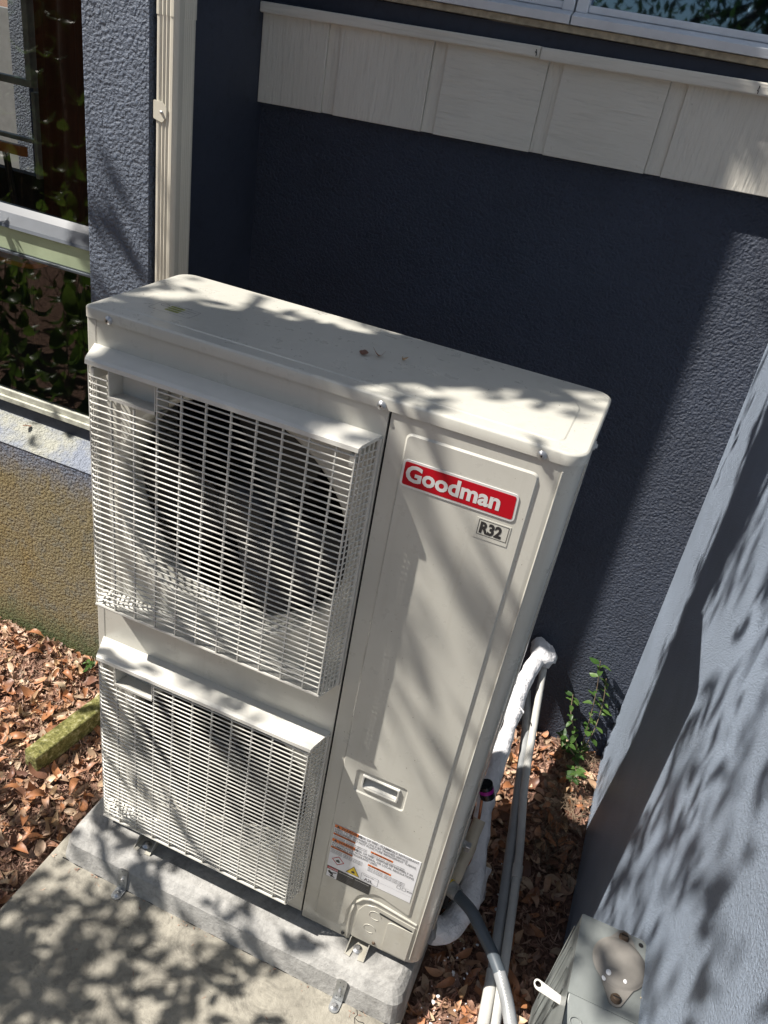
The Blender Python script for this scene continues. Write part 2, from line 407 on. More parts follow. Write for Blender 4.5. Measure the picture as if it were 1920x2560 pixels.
# window of the wing
win = MB()
win.box(-3.2, -.488, .682, .712, .738, .756, .002); win.box(-3.2, -.488, .690, .712, .756, .778, .003)
win.box(-.53, -.488, .672, .71, .775, 2.9)
MB().box(-3.2, -.4885, .695, .72, .69, .7378).build('sill_shade_step', M['navy_trim'], wing)  # dark colour stands in for the shade below the window frame
wf = win.build('window_frame', M['frame_white'], wing)
tr = MB(); tr.box(-3.2, -.4885, .664, .70, 1.252, 1.318, .003); tr.build('transom', M['transom_green'], wing, label='pale greenish window transom')
tr = MB(); tr.prism([(.655, 1.319), (.66, 1.327), (.700, 1.348), (.715, 1.366), (.73, 1.366), (.73, 1.319)], -3.2, -.4885, 'x'); tr.box(-3.2, -.4885, .656, .70, 1.243, 1.2515, .002)
tr.build('transom_cap', M['frame_silver'], wing)
MB().add([(-3.2, .6975, .775), (-.53, .6975, .775), (-.53, .6975, 1.252), (-3.2, .6975, 1.252)], [(0, 1, 2, 3)]).build('pane', M['tinted_glass'], wing)
MB().add([(-3.2, .7165, 1.366), (-.53, .7165, 1.366), (-.53, .7165, 2.9), (-3.2, .7165, 2.9)], [(0, 1, 2, 3)]).build('pane', M['tinted_glass'], wing)
# room behind the glass
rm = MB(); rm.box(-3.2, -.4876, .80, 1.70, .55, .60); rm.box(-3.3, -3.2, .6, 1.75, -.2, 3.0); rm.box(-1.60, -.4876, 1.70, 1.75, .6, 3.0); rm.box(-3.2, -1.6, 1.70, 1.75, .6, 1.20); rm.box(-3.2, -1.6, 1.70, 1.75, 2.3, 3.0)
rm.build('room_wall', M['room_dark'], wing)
cl = MB(); vs = []; fs = []
for i in range(60):
    x = -.985 + i * .0083; y = 1.0 + .012 * math.sin(i * .9)
    vs += [(x, y, 1.18), (x, y, 2.9)]
    if i: k = 2 * i; fs.append((k - 2, k, k + 1, k - 1))
cl.add(vs, fs, True).build('curtain', M['brown_cloth'], wing)
# far window of that room
fw = MB(); fw.box(-3.1, -1.617, 1.66, 1.698, 1.545, 1.572, .003); fw.box(-1.642, -1.615, 1.66, 1.698, 1.572, 2.3, .003); fw.box(-1.63, -1.612, 1.67, 1.698, 1.20, 1.53, .003); fw.box(-3.1, -1.63, 1.67, 1.698, 1.335, 1.352, .002)
fw.build('far_window_frame', M['frame_white'], wing)
MB().box(-2.50, -2.40, 2.5, 2.7, .3, 2.6).build('far_pier', M['navy_stucco_rough'], wing); MB().box(-3.6, -2.501, 2.62, 2.7, .3, 1.75).build('far_wall', M['pvc_grey'], wing)
MB().box(-2.3995, -2.30, 2.53, 2.7, .3, 2.6).build('far_wall', M['sill_paint'], wing)
ch = thing('chair', (-1.42, 1.2, .6), 'orange-brown chair seen through the left window glass', 'chair')
MB().prism(rrect(-1.60, -1.27, 1.22, 1.55, .05), .98, 1.00, 'z', .004).build('seat', M['orange_plastic'], ch)
for lx, ly in ((-1.58, 1.24), (-1.30, 1.24), (-1.58, 1.52), (-1.30, 1.52)): MB().tube([(lx, ly, .98), (lx - .03 * (1 if lx < -1.45 else -1), ly, .60)], .012, 6).build('leg', M['dark_metal'], ch)
m = MB(); m.prism([(-1.66, 1.20), (-1.26, 1.20), (-1.235, 1.21), (-1.26, 1.225), (-1.66, 1.225)], 1.388, 1.422, 'z', .004); m.build('backrest', M['orange_plastic'], ch)
for lx in (-1.56, -1.34): MB().tube([(lx, 1.215, 1.39), (lx + .02, 1.25, 1.0)], .012, 6).build('backrest_post', M['dark_metal'], ch)

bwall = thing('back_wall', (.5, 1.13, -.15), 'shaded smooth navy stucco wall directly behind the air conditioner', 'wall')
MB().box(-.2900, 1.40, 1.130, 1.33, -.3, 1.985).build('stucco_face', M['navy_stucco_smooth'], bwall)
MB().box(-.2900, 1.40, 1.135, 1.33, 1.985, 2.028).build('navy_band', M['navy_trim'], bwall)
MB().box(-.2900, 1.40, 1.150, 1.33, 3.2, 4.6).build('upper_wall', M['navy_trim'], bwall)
sid = [(-.338, -.088, 'siding_vertical'), (-.050, .214, 'siding_vertical'), (.252, .521, 'siding_horizontal'), (.559, .823, 'siding_horizontal'), (.865, 1.30, 'siding_vertical')]
def zs(x): return 1.732 + (x + .33) * .024
for a, b, mname in sid:
    MB().prism([(max(a, -.2895), zs(a)), (b, zs(b)), (b, 1.966 + b * .018), (max(a, -.2895), 1.966 + a * .018)], 1.103, 1.129, 'y', .0015).build('siding_board', M[mname], bwall)
for a in (-.089, .213, .520, .822):
    MB().prism([(a + .0015, zs(a) + .001), (a + .0425, zs(a) + .002), (a + .0425, 1.962 + a * .018), (a + .0015, 1.962 + a * .018)], 1.1105, 1.1290, 'y', .0012).build('batten', M['siding_vertical'], bwall)
MB().prism([(-.2893, 1.953), (.498, 1.966), (.498, 1.992), (-.2893, 1.979)], 1.080, 1.1295, 'y', .004).build('ledge_board', M['trim_wood'], bwall)
MB().prism([(.4995, 1.963), (1.30, 1.978), (1.30, 2.006), (.4995, 1.991)], 1.076, 1.1295, 'y', .004).build('ledge_board', M['trim_wood'], bwall)
ws = MB(); ws.box(-.289, 1.3, 1.112, 1.17, 2.030, 2.046, .002); ws.build('window_apron', M['caulk'], bwall)
def wframe(x0, x1):
    f = MB(); f.prism([(1.095, 2.047), (1.092, 2.066), (1.115, 2.074), (1.15, 2.082), (1.17, 2.047)], x0, x1, 'x', .001)
    f.box(x0, x0 + .03, 1.118, 1.16, 2.075, 3.2, .003); f.box(x1 - .03, x1, 1.118, 1.16, 2.075, 3.2, .003); f.box(x0, x1, 1.118, 1.16, 3.15, 3.2)
    f.box(x0 + .03, x1 - .03, 1.125, 1.16, 2.078, 2.094, .003)
    fo = f.build('window_frame', M['sash_white'], bwall)
    MB().add([(x0 + .03, 1.145, 2.094), (x1 - .03, 1.145, 2.094), (x1 - .03, 1.145, 3.15), (x0 + .03, 1.145, 3.15)], [(0, 1, 2, 3)]).build('pane', M['sky_tint_glass'], fo)
wframe(-.289, .548); wframe(.552, 1.30)
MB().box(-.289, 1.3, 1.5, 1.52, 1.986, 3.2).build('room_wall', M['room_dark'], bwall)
ckk = MB()
for (x0, z0, x1, z1) in ((.488, 1.984, .490, 1.969), (.486, 1.979, .491, 1.972), (1.020, 1.993, 1.018, 1.982), (1.019, 1.984, 1.0205, 1.976)): ckk.tube([(x0, 1.0785 if x0 < .49 else 1.0752, z0), ((x0 + x1) / 2 + .001, 1.0785 if x0 < .49 else 1.0752, (z0 + z1) / 2), (x1, 1.0785 if x0 < .49 else 1.0752, z1)], .0009, 4)
ckk.build('wood_crack', M['dark_gap'], bwall)
nl = MB()
for a, b, _ in sid:
    for x in (max(a, -.28) + .02, b - .02):
        for z in (1.775, 1.93): nl.lathe([(0, -.0008), (.0022, -.0006), (.0028, 0)], (x, 1.103, z), n=8)
nl.build('nail_heads', M['siding_vertical'], bwall, kind='stuff')
# right wall, leaning very slightly
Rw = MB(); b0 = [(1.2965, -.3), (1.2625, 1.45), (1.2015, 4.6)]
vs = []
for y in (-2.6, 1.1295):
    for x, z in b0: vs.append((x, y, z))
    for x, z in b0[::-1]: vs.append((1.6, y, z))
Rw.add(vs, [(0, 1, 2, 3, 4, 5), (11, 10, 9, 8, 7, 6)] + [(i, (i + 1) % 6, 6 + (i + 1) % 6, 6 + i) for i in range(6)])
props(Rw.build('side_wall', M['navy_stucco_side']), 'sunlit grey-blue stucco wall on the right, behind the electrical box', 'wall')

# ------------------------------------------------------------------ downspout
ds = thing('downspout', (-.258, .65, -.1), 'cream corrugated metal downspout running down the corner of the wing', 'downspout')
def corr(x0, x1, y0, y1):
    pts = []
    def seg(a, b, m, k0, k1, flat):
        for i in range(m + 1):
            t = i / m; x = a[0] + (b[0] - a[0]) * t; y = a[1] + (b[1] - a[1]) * t
            nx, ny = (b[1] - a[1]), -(b[0] - a[0]); L = math.hypot(nx, ny); nx /= L; ny /= L
            d = 0
            for lo, hi, n in flat:
                if lo < t < hi: d = -.0032 * (.5 - .5 * math.cos(2 * math.pi * n * (t - lo) / (hi - lo)))
            pts.append((x + nx * d, y + ny * d))
    r = .009
    seg((x0 + r, y0), (x1 - r, y0), 40, 0, 0, [(.12, .82, 3)])
    seg((x1, y0 + r), (x1, y1 - r), 48, 0, 0, [(.28, .88, 5)])
    seg((x1 - r, y1), (x0 + r, y1), 4, 0, 0, []); seg((x0, y1 - r), (x0, y0 + r), 4, 0, 0, [])
    return pts
def ds_seg(z0, z1, g=0):
    p = corr(-.2870 - g, -.2270 + g, .604 - g, .688 + g); n = len(p); mb = MB()
    mb.add([(x, y, z0) for x, y in p] + [(x, y, z1) for x, y in p], [(i, (i + 1) % n, n + (i + 1) % n, n + i) for i in range(n)], True); return mb
ds_seg(-.1, 1.917).build('pipe', M['downspout_paint'], ds); ds_seg(1.915, 4.6, .0012).build('pipe', M['downspout_paint'], ds)
stp = MB(); stp.prism(rpoly([(-.2865, 1.700), (-.262, 1.694), (-.250, 1.706), (-.250, 1.728), (-.262, 1.740), (-.2865, 1.740)], .003), .6015, .6030, 'y', .0004)
st = stp.build('strap', M['downspout_paint'], ds)
MB().lathe([(0, -.004), (.003, -.0035), (.0042, 0)], (-.263, .6015, 1.716), n=10).build('screw', M['zinc_bolt'], st)

# ------------------------------------------------------------------ equipment pad
pad = thing('equipment_pad', (.44, .15, -.12), 'grey precast concrete pad under the air conditioner', 'equipment pad')
def loopz(o, z, ox, oy0, oy1, r):
    return [(x, y, z) for x, y in rpoly([(-.075 - ox, -.062 - oy0), (.938 + ox, -.062 - oy0), (.938 + ox, .43 + oy1), (-.075 - ox, .43 + oy1)], r, 4)]
L = [loopz(0, -.125, .004, .034, .03, .035), loopz(0, -.06, -.004, .020, .02, .035), loopz(0, -.046, -.010, .008, .01, .033), loopz(0, -.036, -.022, -.002, 0, .03), loopz(0, -.030, -.034, -.014, -.01, .03)]
mb = MB(); n = len(L[0]); vs = [p for l in L for p in l]; fs = []
for k in range(len(L) - 1):
    for i in range(n): fs.append((k * n + i, k * n + (i + 1) % n, (k + 1) * n + (i + 1) % n, (k + 1) * n + i))
fs.append(tuple((len(L) - 1) * n + i for i in range(n))); mb.add(vs, fs)
mb.build('slab', M['pad_concrete'], pad)

def bolt(x, y, z, parent, r=.011, nrm='z', mat='zinc_bolt'):
    m = MB(); m.lathe([(0, .0048), (r * .45, .0048), (r * .5, .0018), (r * .95, .0014), (r, 0)], (x, y, z), axis='z', n=16)
    m.lathe([(0, .0085), (r * .42, .0085), (r * .46, .0048)], (x, y, z), axis='z', n=6, smooth=False)
    if nrm == '-y': me = m.mesh('bolt'); me.transform(Matrix.Translation((x, y, z)) @ Matrix.Rotation(math.pi / 2, 4, 'X') @ Matrix.Translation((-x, -y, -z)))
    elif nrm == '-x': me = m.mesh('bolt'); me.transform(Matrix.Translation((x, y, z)) @ Matrix.Rotation(-math.pi / 2, 4, 'Y') @ Matrix.Translation((-x, -y, -z)))
    else: me = m.mesh('bolt')
    return link('bolt', me, M[mat], parent)
for sx, lab in ((.128, 'galvanized anchor strap on the left front of the concrete pad'), (.778, 'galvanized anchor strap at the right front of the concrete pad')):
    t = thing('anchor_strap', (sx, -.09, -.12), lab, 'metal strap', 'anchor straps holding the concrete pad')
    w = .0135; ang = math.atan2(.0150, .075)
    m = MB(); m.prism(rpoly([(-w, 0), (w, 0), (w, .072), (-w, .072)], [0, 0, .009, .009]), -.002, 0, 'y')
    me = m.mesh('upper_leg'); me.transform(Matrix.Translation((sx, -.0975, -.1195)) @ Matrix.Rotation(-ang, 4, 'X')); link('upper_leg', me, M['galvanized'], t)
    MB().prism(rpoly([(sx - w, -.0995), (sx + w, -.0995), (sx + w, -.131), (sx - w, -.131)], [0, 0, .012, .012]), -.1195, -.1175, 'z').build('lower_leg', M['galvanized'], t)
    bolt(sx, -.116, -.1175, t, .0105); bolt(sx, -.0890, -.082, t, .0095, '-y')
    for k, (dx, zz) in enumerate(((-.004, -.058), (.006, -.066), (.005, -.100), (-.005, -.104))):
        MB().lathe([(0, 0), (.0016, 0)], (sx + dx, -.1007 + (zz + .12) * .205 , zz), n=8).build('hole', M['dark_gap'], t)

# ------------------------------------------------------------------ air conditioner
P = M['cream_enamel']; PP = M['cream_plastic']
ac = thing('air_conditioner', (.47, .16, -.03), 'tall cream outdoor heat pump unit with two fan grilles standing on the concrete pad', 'air conditioner')
BXR = .305
# lid
lo = rpoly([(-.004, -.004), (.944, -.004), (.944, .324), (-.004, .324)], [.012, .036, .034, .036], 7)
li = inset(lo, .005); lp = inset(lo, .040)
mb = MB(); n = len(lo)
rings = [[(x, y, 1.4305) for x, y in lo], [(x, y, 1.4480) for x, y in lo], [(x, y, 1.4505) for x, y in inset(lo, .0015)], [(x, y, 1.4520) for x, y in li]]
lpl = rpoly([(.045, .030), (.900, .030), (.900, .195), (.885, .235), (.62, .235), (.60, .262), (.42, .262), (.40, .238), (.06, .238), (.045, .2)], .02, 4)
vs = [p for r in rings for p in r]; fs = []
for k in range(3):
    for i in range(n): fs.append((k * n + i, k * n + (i + 1) % n, (k + 1) * n + (i + 1) % n, (k + 1) * n + i))
mb.add(vs, fs, True)
sh = MB()
def flat_sheet_z(outer, holes, z):
    s_ = sheet(outer, holes, 0, 0); return MB().add([(x, zz, z) for x, _, zz in s_.v], [f for f in s_.f if len(f) == 3])
top = flat_sheet_z(li, [lpl], 1.4520); mb.add(top.v, top.f)
lpi = inset(lpl, .003); top = flat_sheet_z(lpi, [], 1.4533); mb.add(top.v, top.f)
m_ = len(lpl); mb.add([(x, y, 1.4520) for x, y in lpl] + [(x, y, 1.4533) for x, y in lpi], [(i, (i + 1) % m_, m_ + (i + 1) % m_, m_ + i) for i in range(m_)], True)
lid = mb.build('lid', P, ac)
for x in (.052, .598, .875):
    m = MB(); m.lathe([(0, -.0035), (.0035, -.0055), (.0042, -.003), (.0078, -.0022), (.0085, 0)], (x, -.0045, 1.4365), n=16)
    sc_ = m.build('screw', M['zinc_bolt'], lid); MB().lathe([(0, -.0058), (.0017, -.0058)], (x, -.0045, 1.4365), n=6).build('socket', M['dark_gap'], ac)
m = MB().lathe([(0, .0055), (.0035, .0055), (.0042, .003), (.0078, .0022), (.0085, 0)], (.9445, .10, 1.4345), axis='x', n=14); m.build('screw', M['zinc_bolt'], lid)
# lid caution print
stk = MB()
def frame_z(m, pts, w, z):
    n = len(pts); q_ = inset(pts, w); m.add([(x, y, z) for x, y in pts] + [(x, y, z) for x, y in q_], [(i, (i + 1) % n, n + (i + 1) % n, n + i) for i in range(n)])
lab = rpoly([(.083, .070), (.172, .070), (.172, .116), (.083, .116)], .004, 2)
frame_z(stk, lab, .0007, 1.4537); lo_ = stk.build('caution_print', M['ink_grey'], ac)
rg = MB(); rg.lathe([(.0075, 0), (.0085, 0)], (.099, .104, 1.4537), axis='z', n=18); rg.add([(.096, .098, 1.4538), (.097, .098, 1.4538), (.1025, .110, 1.4538), (.1015, .110, 1.4538)], [(0, 1, 2, 3)]); rg.build('no_step_symbol', M['ink_grey'], lo_)
for k, wd in enumerate(('CAUTION', 'ATTENTION', 'CUIDADO')):
    y = .104 - k * .0105; MB().add([(.111, y - .0015, 1.4536), (.141, y - .0015, 1.4536), (.141, y + .0058, 1.4536), (.111, y + .0058, 1.4536)], [(0, 1, 2, 3)]).build('print_bar', M['ink_olive'], lo_)
    text('lettering', wd, .0062, (.1115, y, 1.4539), M['ink_black'], lo_, .01, .95, face='z')
    MB().add([(.143, y + .001, 1.4536), (.166 - k * .006, y + .001, 1.4536), (.166 - k * .006, y + .0022, 1.4536), (.143, y + .0022, 1.4536)], [(0, 1, 2, 3)]).build('print_line', M['ink_grey'], lo_)
# corner post and left side
MB().prism([(.0, .0), (.0205, .0), (.0205, .020), (.012, .3195), (.0, .3195)], -.006, 1.4295, 'z', .0025).build('corner_post', P, ac)
# fan panel with two round openings
circ = lambda cx, cz, r, n=64: [(cx + r * math.cos(2 * math.pi * i / n), cz + r * math.sin(2 * math.pi * i / n)) for i in range(n)]
FC = [(.325, 1.095), (.325, .375)]; FR = .262
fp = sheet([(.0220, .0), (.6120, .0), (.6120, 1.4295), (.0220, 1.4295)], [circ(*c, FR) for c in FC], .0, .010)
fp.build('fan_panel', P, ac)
for cx, cz in FC:
    MB().lathe([(FR, .0), (FR - .006, .004), (FR - .011, .014), (FR - .013, .03), (FR - .013, .07)], (cx, 0, cz), n=64).build('bell_mouth', P, ac)
    MB().lathe([(FR - .013, .07), (FR + .02, .07)], (cx, 0, cz), n=64).build('baffle', M['dark_gap'], ac)
    fan = MB(); fan.lathe([(0, .035), (.045, .037), (.062, .048), (.066, .11)], (cx, 0, cz), n=28); fo = fan.build('fan', M['fan_plastic'], ac)
    for k in range(3):
        bl = MB(); vs = []; fs = []
        a0 = k * 2 * math.pi / 3 + (.5 if cz > 1 else 1.1)
        for i in range(9):
            for j in range(9):
                r = .062 + .178 * i / 8; t = a0 + (j / 8) * (1.45 - .25 * i / 8) + .32 * (i / 8) ** 1.5
                vs.append((cx + r * math.cos(t), .045 + .075 * (j / 8) + .006 * math.sin(3 * i / 8), cz + r * math.sin(t)))
        for i in range(8):
            for j in range(8): a = i * 9 + j; fs.append((a, a + 1, a + 10, a + 9))
        bl.add(vs, fs, True).build('blade', M['fan_plastic'], fo)
    mt = MB(); mt.lathe([(.0, .12), (.055, .12), (.055, .2)], (cx, 0, cz), n=20); mt.box(cx - .055, cx - .035, .18, .2, cz - .33, cz + .33); mt.box(cx + .035, cx + .055, .18, .2, cz - .33, cz + .33); mt.build('motor', M['dark_metal'], ac)
cw = MB(); cw.box(.013, .61, .285, .30, .01, 1.42)
for i in range(130): cw.box(.02, .61, .279, .2845, .02 + i * .0107, .0245 + i * .0107)
cw.build('coil', M['dark_metal'], ac)
MB().box(.6125, .6155, .004, .30, .0, 1.429).build('divider', M['dark_gap'], ac)
MB().box(.004, .60, .012, .31, -.002, .012, .002).build('base_pan', P, ac)
# service panel
spo = [(.6165, -.016), (.752, -.016), (.752, .003), (.9045, .003), (.9045, 1.4285), (.6165, 1.4285)]
pocket = rrect(.7035, .783, .542, .576, .004, 3)
sp = sheet(spo, [pocket], .0, .012); 
arc = [(.9045 + .0355 * math.sin(t), .0355 - .0355 * math.cos(t)) for t in [math.pi / 2 * i / 10 for i in range(11)]] + [(.940, .125)]
n = len(arc); sp.add([(x, y, .003) for x, y in arc] + [(x, y, 1.4285) for x, y in arc], [(i, i + 1, n + i + 1, n + i) for i in range(n - 1)], True)
sp.tube([(.9135, -.0005, .02), (.9135, -.0005, 1.418)], .0018, 8)
svc = sp.build('service_panel', P, ac)
MB().box(.6175, .640, .0125, .03, .02, 1.42).build('panel_return', P, ac)
MB().prism([(.9395, .128), (.9395, .3005), (.925, .3195), (.62, .3195), (.62, .31), (.92, .31), (.932, .298), (.932, .128)], .0, 1.4295, 'z').build('side_panel', P, ac)
MB().box(.9385, .9425, .120, .132, .01, 1.42, .001).build('side_panel_seam', P, ac)
MB().box(.62, .93, .02, .30, 0.0, .02).build('base_pan', P, ac)
# raised field
fo_ = rpoly([(.6490, .026), (.7330, .026), (.7330, .100), (.752, .172), (.795, .2065), (.884, .178), (.881, 1.4025), (.6490, 1.4025)], [.003, .02, .03, .03, .03, .008, .012, .012], 5)
hz = rpoly([(.686, .5235), (.8015, .5215), (.8015, .5895), (.686, .5885)], .006, 4)
fi = inset(fo_, .0035); hi_ = inset(hz, -.0030)
rf = sheet(fi, [hi_], -.0032, 0); rf = MB().add(rf.v, [f for f in rf.f if len(f) == 3])
k = len(fo_); rf.add([(x, 0, z) for x, z in fo_] + [(x, -.0032, z) for x, z in fi], [(i, (i + 1) % k, k + (i + 1) % k, k + i) for i in range(k)], True)
k = len(hz); rf.add([(x, -.0002, z) for x, z in hz] + [(x, -.0032, z) for x, z in hi_], [(i, (i + 1) % k, k + (i + 1) % k, k + i) for i in range(k)], True)
rf.build('raised_field', P, ac)
# pull handle
hr = rpoly([(.698, .5405), (.708, .5365), (.7865, .5365), (.7885, .548), (.7885, .578), (.7865, .5805), (.700, .5805), (.698, .578)], .002, 3)
hd = sheet(inset(hr, .0022), [pocket], -.0045, .0045)
k = len(hr); q_ = inset(hr, .0022); hd.add([(x, -.0004, z) for x, z in hr] + [(x, -.0045, z) for x, z in q_], [(i, (i + 1) % k, k + (i + 1) % k, k + i) for i in range(k)], True)
hn = hd.build('handle', PP, ac)
pk = MB(); pk.box(.7015, .785, .030, .032, .530, .580); pk.box(.700, .7034, .0005, .03, .530, .58); pk.box(.7832, .786, .0005, .03, .53, .58); pk.box(.70, .786, .0005, .03, .5762, .579); pk.box(.70, .786, .0005, .03, .537, .5418)
pk.build('pocket', P, hn)
MB().prism([(.0, .5420), (-.0035, .5420), (-.002, .546), (.020, .560), (.024, .560), (.024, .5420)], .7040, .7828, 'x').build('grip', PP, hn)
# valve cover arch
bead = [(.7455, -.0005, -.012), (.7425, -.0005, .05), (.7420, -.0005, .095), (.7445, -.0005, .125), (.752, -.0005, .148), (.765, -.0005, .166), (.783, -.0005, .1755), (.805, -.0005, .1765), (.86, -.0005, .168), (.9050, .0004, .160)]
MB().tube(bead, .0036, 10).build('arch_rim', P, ac)
vc = MB(); vc.prism(rpoly([(.7565, .004), (.9050, .004), (.9050, .1475), (.800, .1585), (.772, .149), (.758, .115)], [0, 0, .0, .02, .02, .03]), -.0022, -.0003, 'y', .0009)
vc.prism(rpoly([(.838, .012), (.904, .012), (.904, .128), (.838, .128)], [.002, .002, .002, .012]), -.0042, -.0020, 'y', .001)
vco = vc.build('valve_cover', P, ac)
kn = MB()
for cx, cz in ((.803, .125), (.797, .066)):
    kn.tube([(cx + .0155 * math.cos(t), -.0024, cz + .0155 * math.sin(t)) for t in [2 * math.pi * i / 28 * .86 for i in range(29)]], .0009, 6)
kn.build('knockout_ring', P, vco)
sl_ = MB(); sl_.prism(rpoly([(.812, .140), (.900, .128), (.900, .1335), (.812, .1455)], .002), -.0032, -.0020, 'y'); sl_.build('vent_slot', M['dark_metal'], vco)
for x, z in ((.733, -.002), (.8165, .018)): MB().lathe([(0, -.005), (.0028, -.005), (.0045, -.003), (.005, 0)], (x, -.001, z), n=10).build('screw', M['rust_screw'] if x > .8 else M['dark_metal'], vco)
# gap screw heads / flecks
# feet
for fx in (.145, .782):
    for fy, sg in ((-.003, 1), (.318, -1)):
        m = MB(); m.prism(rpoly([(fx - .026, fy + .045 * sg), (fx - .026, fy - .030 * sg), (fx - .012, fy - .032 * sg), (fx - .010, fy - .014 * sg), (fx + .008, fy - .014 * sg), (fx + .010, fy - .032 * sg), (fx + .026, fy - .030 * sg), (fx + .026, fy + .045 * sg)][::sg], 0), -.0295, -.0270, 'z')
        m.prism([(fy - .030 * sg, -.0270), (fy + .045 * sg, -.0270), (fy + .045 * sg, -.003), (fy + .004 * sg, -.003)][::sg], fx - .0265, fx - .0240, 'x'); m.prism([(fy - .030 * sg, -.0270), (fy + .045 * sg, -.0270), (fy + .045 * sg, -.003), (fy + .004 * sg, -.003)][::sg], fx + .0240, fx + .0265, 'x')
        f_ = m.build('foot', P, ac)
        if sg > 0: bolt(fx, fy - .006, -.027, f_, .0125)
# fan grilles
def grille(z0, z1, npitch):
    H = z1 - z0; F = -.055
    xl0, xl1, xr0, xr1 = .020, .043, .605, .588
    g = thing('tmp', (0, 0, 0), None, None); bpy.data.objects.remove(g)
    fr = MB()
    # hood: sloping shelf along the top with a rolled lip
    prof = [(.0, z1 + .004), (-.050, z1 - .0005), (-.0585, z1 - .004), (-.0595, z1 - .012), (-.0570, z1 - .0135), (-.0545, z1 - .008), (-.0, z1 - .002)]
    pl = MB(); k = len(prof)
    def xa(y): return xl0 + (xl1 - xl0) * (-y / .055) - .004, xr0 + (xr1 - xr0) * (-y / .055) + .002
    vs = [(xa(y)[0], y, z) for y, z in prof] + [(xa(y)[1], y, z) for y, z in prof]
    pl.add(vs, [tuple(range(k))[::-1], tuple(range(k, 2 * k))] + [(i, (i + 1) % k, k + (i + 1) % k, k + i) for i in range(k)])
    # side and bottom rims
    for (a, b) in ((xl0, xl1), (xr0, xr1)):
        pl.prism([(a - .0035, -.0002), (a + .0035, -.0002), (a + .0035, -.007), (a - .0035, -.007)], z0, z1, 'z', .0008)
    pb = [(.0, z0 - .002), (-.056, z0 - .0005), (-.0585, z0 + .004), (-.0575, z0 + .0075), (-.055, z0 + .003), (0, z0 + .003)]; k = len(pb)
    vs = [(xa(y)[0] + .003, y, z) for y, z in pb] + [(xa(y)[1] - .002, y, z) for y, z in pb]
    pl.add(vs, [tuple(range(k))[::-1], tuple(range(k, 2 * k))] + [(i, (i + 1) % k, k + (i + 1) % k, k + i) for i in range(k)])
    root = pl.build('fan_grille', PP, ac, label='%s fan grille of thin horizontal slats under a hood' % ('upper' if z0 > .5 else 'lower'))
    # slats: one bent wire each
    r = .00165; nb = npitch; pit = (H - .032) / nb
    def slat_path(z, x_from=None):
        L_ = [(xl0, -.003, z), (xl1 - .004, -.047, z), (xl1 + .006, F, z)]
        if x_from: L_ = [(x_from, F, z)]
        return L_ + [((xl1 + xr1) / 2, F, z), (xr1 - .007, F, z), (xr1 - .0015, -.050, z), (xr0, -.003, z)]
    ms = MB().tube(slat_path(0), r, 6).mesh('slat'); ms2 = MB().tube(slat_path(0, .192), r, 6).mesh('slat'); ms3 = MB().tube([(xl0, -.003, 0), (xl1 - .004, -.047, 0), (xl1 + .006, F, 0), (.086, F, 0)], r, 6).mesh('slat')
    for i in range(nb):
        z = z1 - .022 - i * pit
        hidden = 1 <= i <= 4
        if i == 0:
            o = link('slat', ms2, PP, root); o.location = (0, 0, z); continue
        if hidden:
            for q2 in (ms2, ms3): o = link('slat', q2, PP, root); o.location = (0, 0, z)
        else: o = link('slat', ms, PP, root); o.location = (0, 0, z)
    mr = MB().box(-.0013, .0013, -.0005, .0050, 0, 1, 0).mesh('rib')
    for i in range(11):
        x = .0925 + i * .0506 if i < 10 else .5835
        ztop = z1 - .010
        o = link('rib', mr, PP, root); o.location = (x, F, z0 + .003)
        o.scale = (1, 1, (ztop - z0 - .003) if i not in (0, 1) else (z1 - .078 - z0))
    for (a, b, tag) in ((xl0, xl1, 0), (xr0, xr1, 1)):
        for j in range(5):
            t = (j + .5) / 5; o = link('rib', mr, PP, root); o.location = (a + (b - a) * t, -.055 * t - .001, z0 + .001); o.scale = (.8, .6, z1 - z0 - .004)
    # grab pocket
    p = MB(); X0, X1, Z0, Z1 = .088, .190, z1 - .072, z1 - .012
    p.box(X0, X1, -.014, -.012, Z0, Z1); p.box(X0, X0 + .002, F, -.012, Z0, Z1); p.box(X1 - .002, X1, F, -.012, Z0, Z1); p.prism([(-.057, Z0 + .008), (-.012, Z0 - .000), (-.012, Z0 - .003), (-.057, Z0 + .002)], X0, X1, 'x')
    p.build('grab_pocket', PP, root)
    # corner clips
    for cx in (.050, .577):
        c = MB(); c.box(cx - .004, cx + .004, -.052, -.002, z1 - .045, z1 - .020, .001); c.build('corner_clip', PP, root)
        MB().box(cx - .006, cx + .006, -.050, -.004, z0 + .0035, z0 + .0055, .0008).build('corner_clip', PP, root)
    return root
grille(.802, 1.378, 41); grille(.088, .655, 41)
# brand badge
bz = MB(); bo = rpoly([(.6535, 1.3035), (.8615, 1.3035), (.8595, 1.3560), (.6535, 1.3560)], .008, 5); bz.prism(bo, -.0048, -.0033, 'y', .0003)
bd = bz.build('brand_badge', M['sticker_silver'], ac)
MB().prism(inset(bo, .0042), -.0052, -.0049, 'y').build('badge_field', M['badge_red'], bd)
text('lettering', 'Goodman', .0425, (.6610, -.0056, 1.3175), M['sticker_silver'], bd, .034, 1.0)
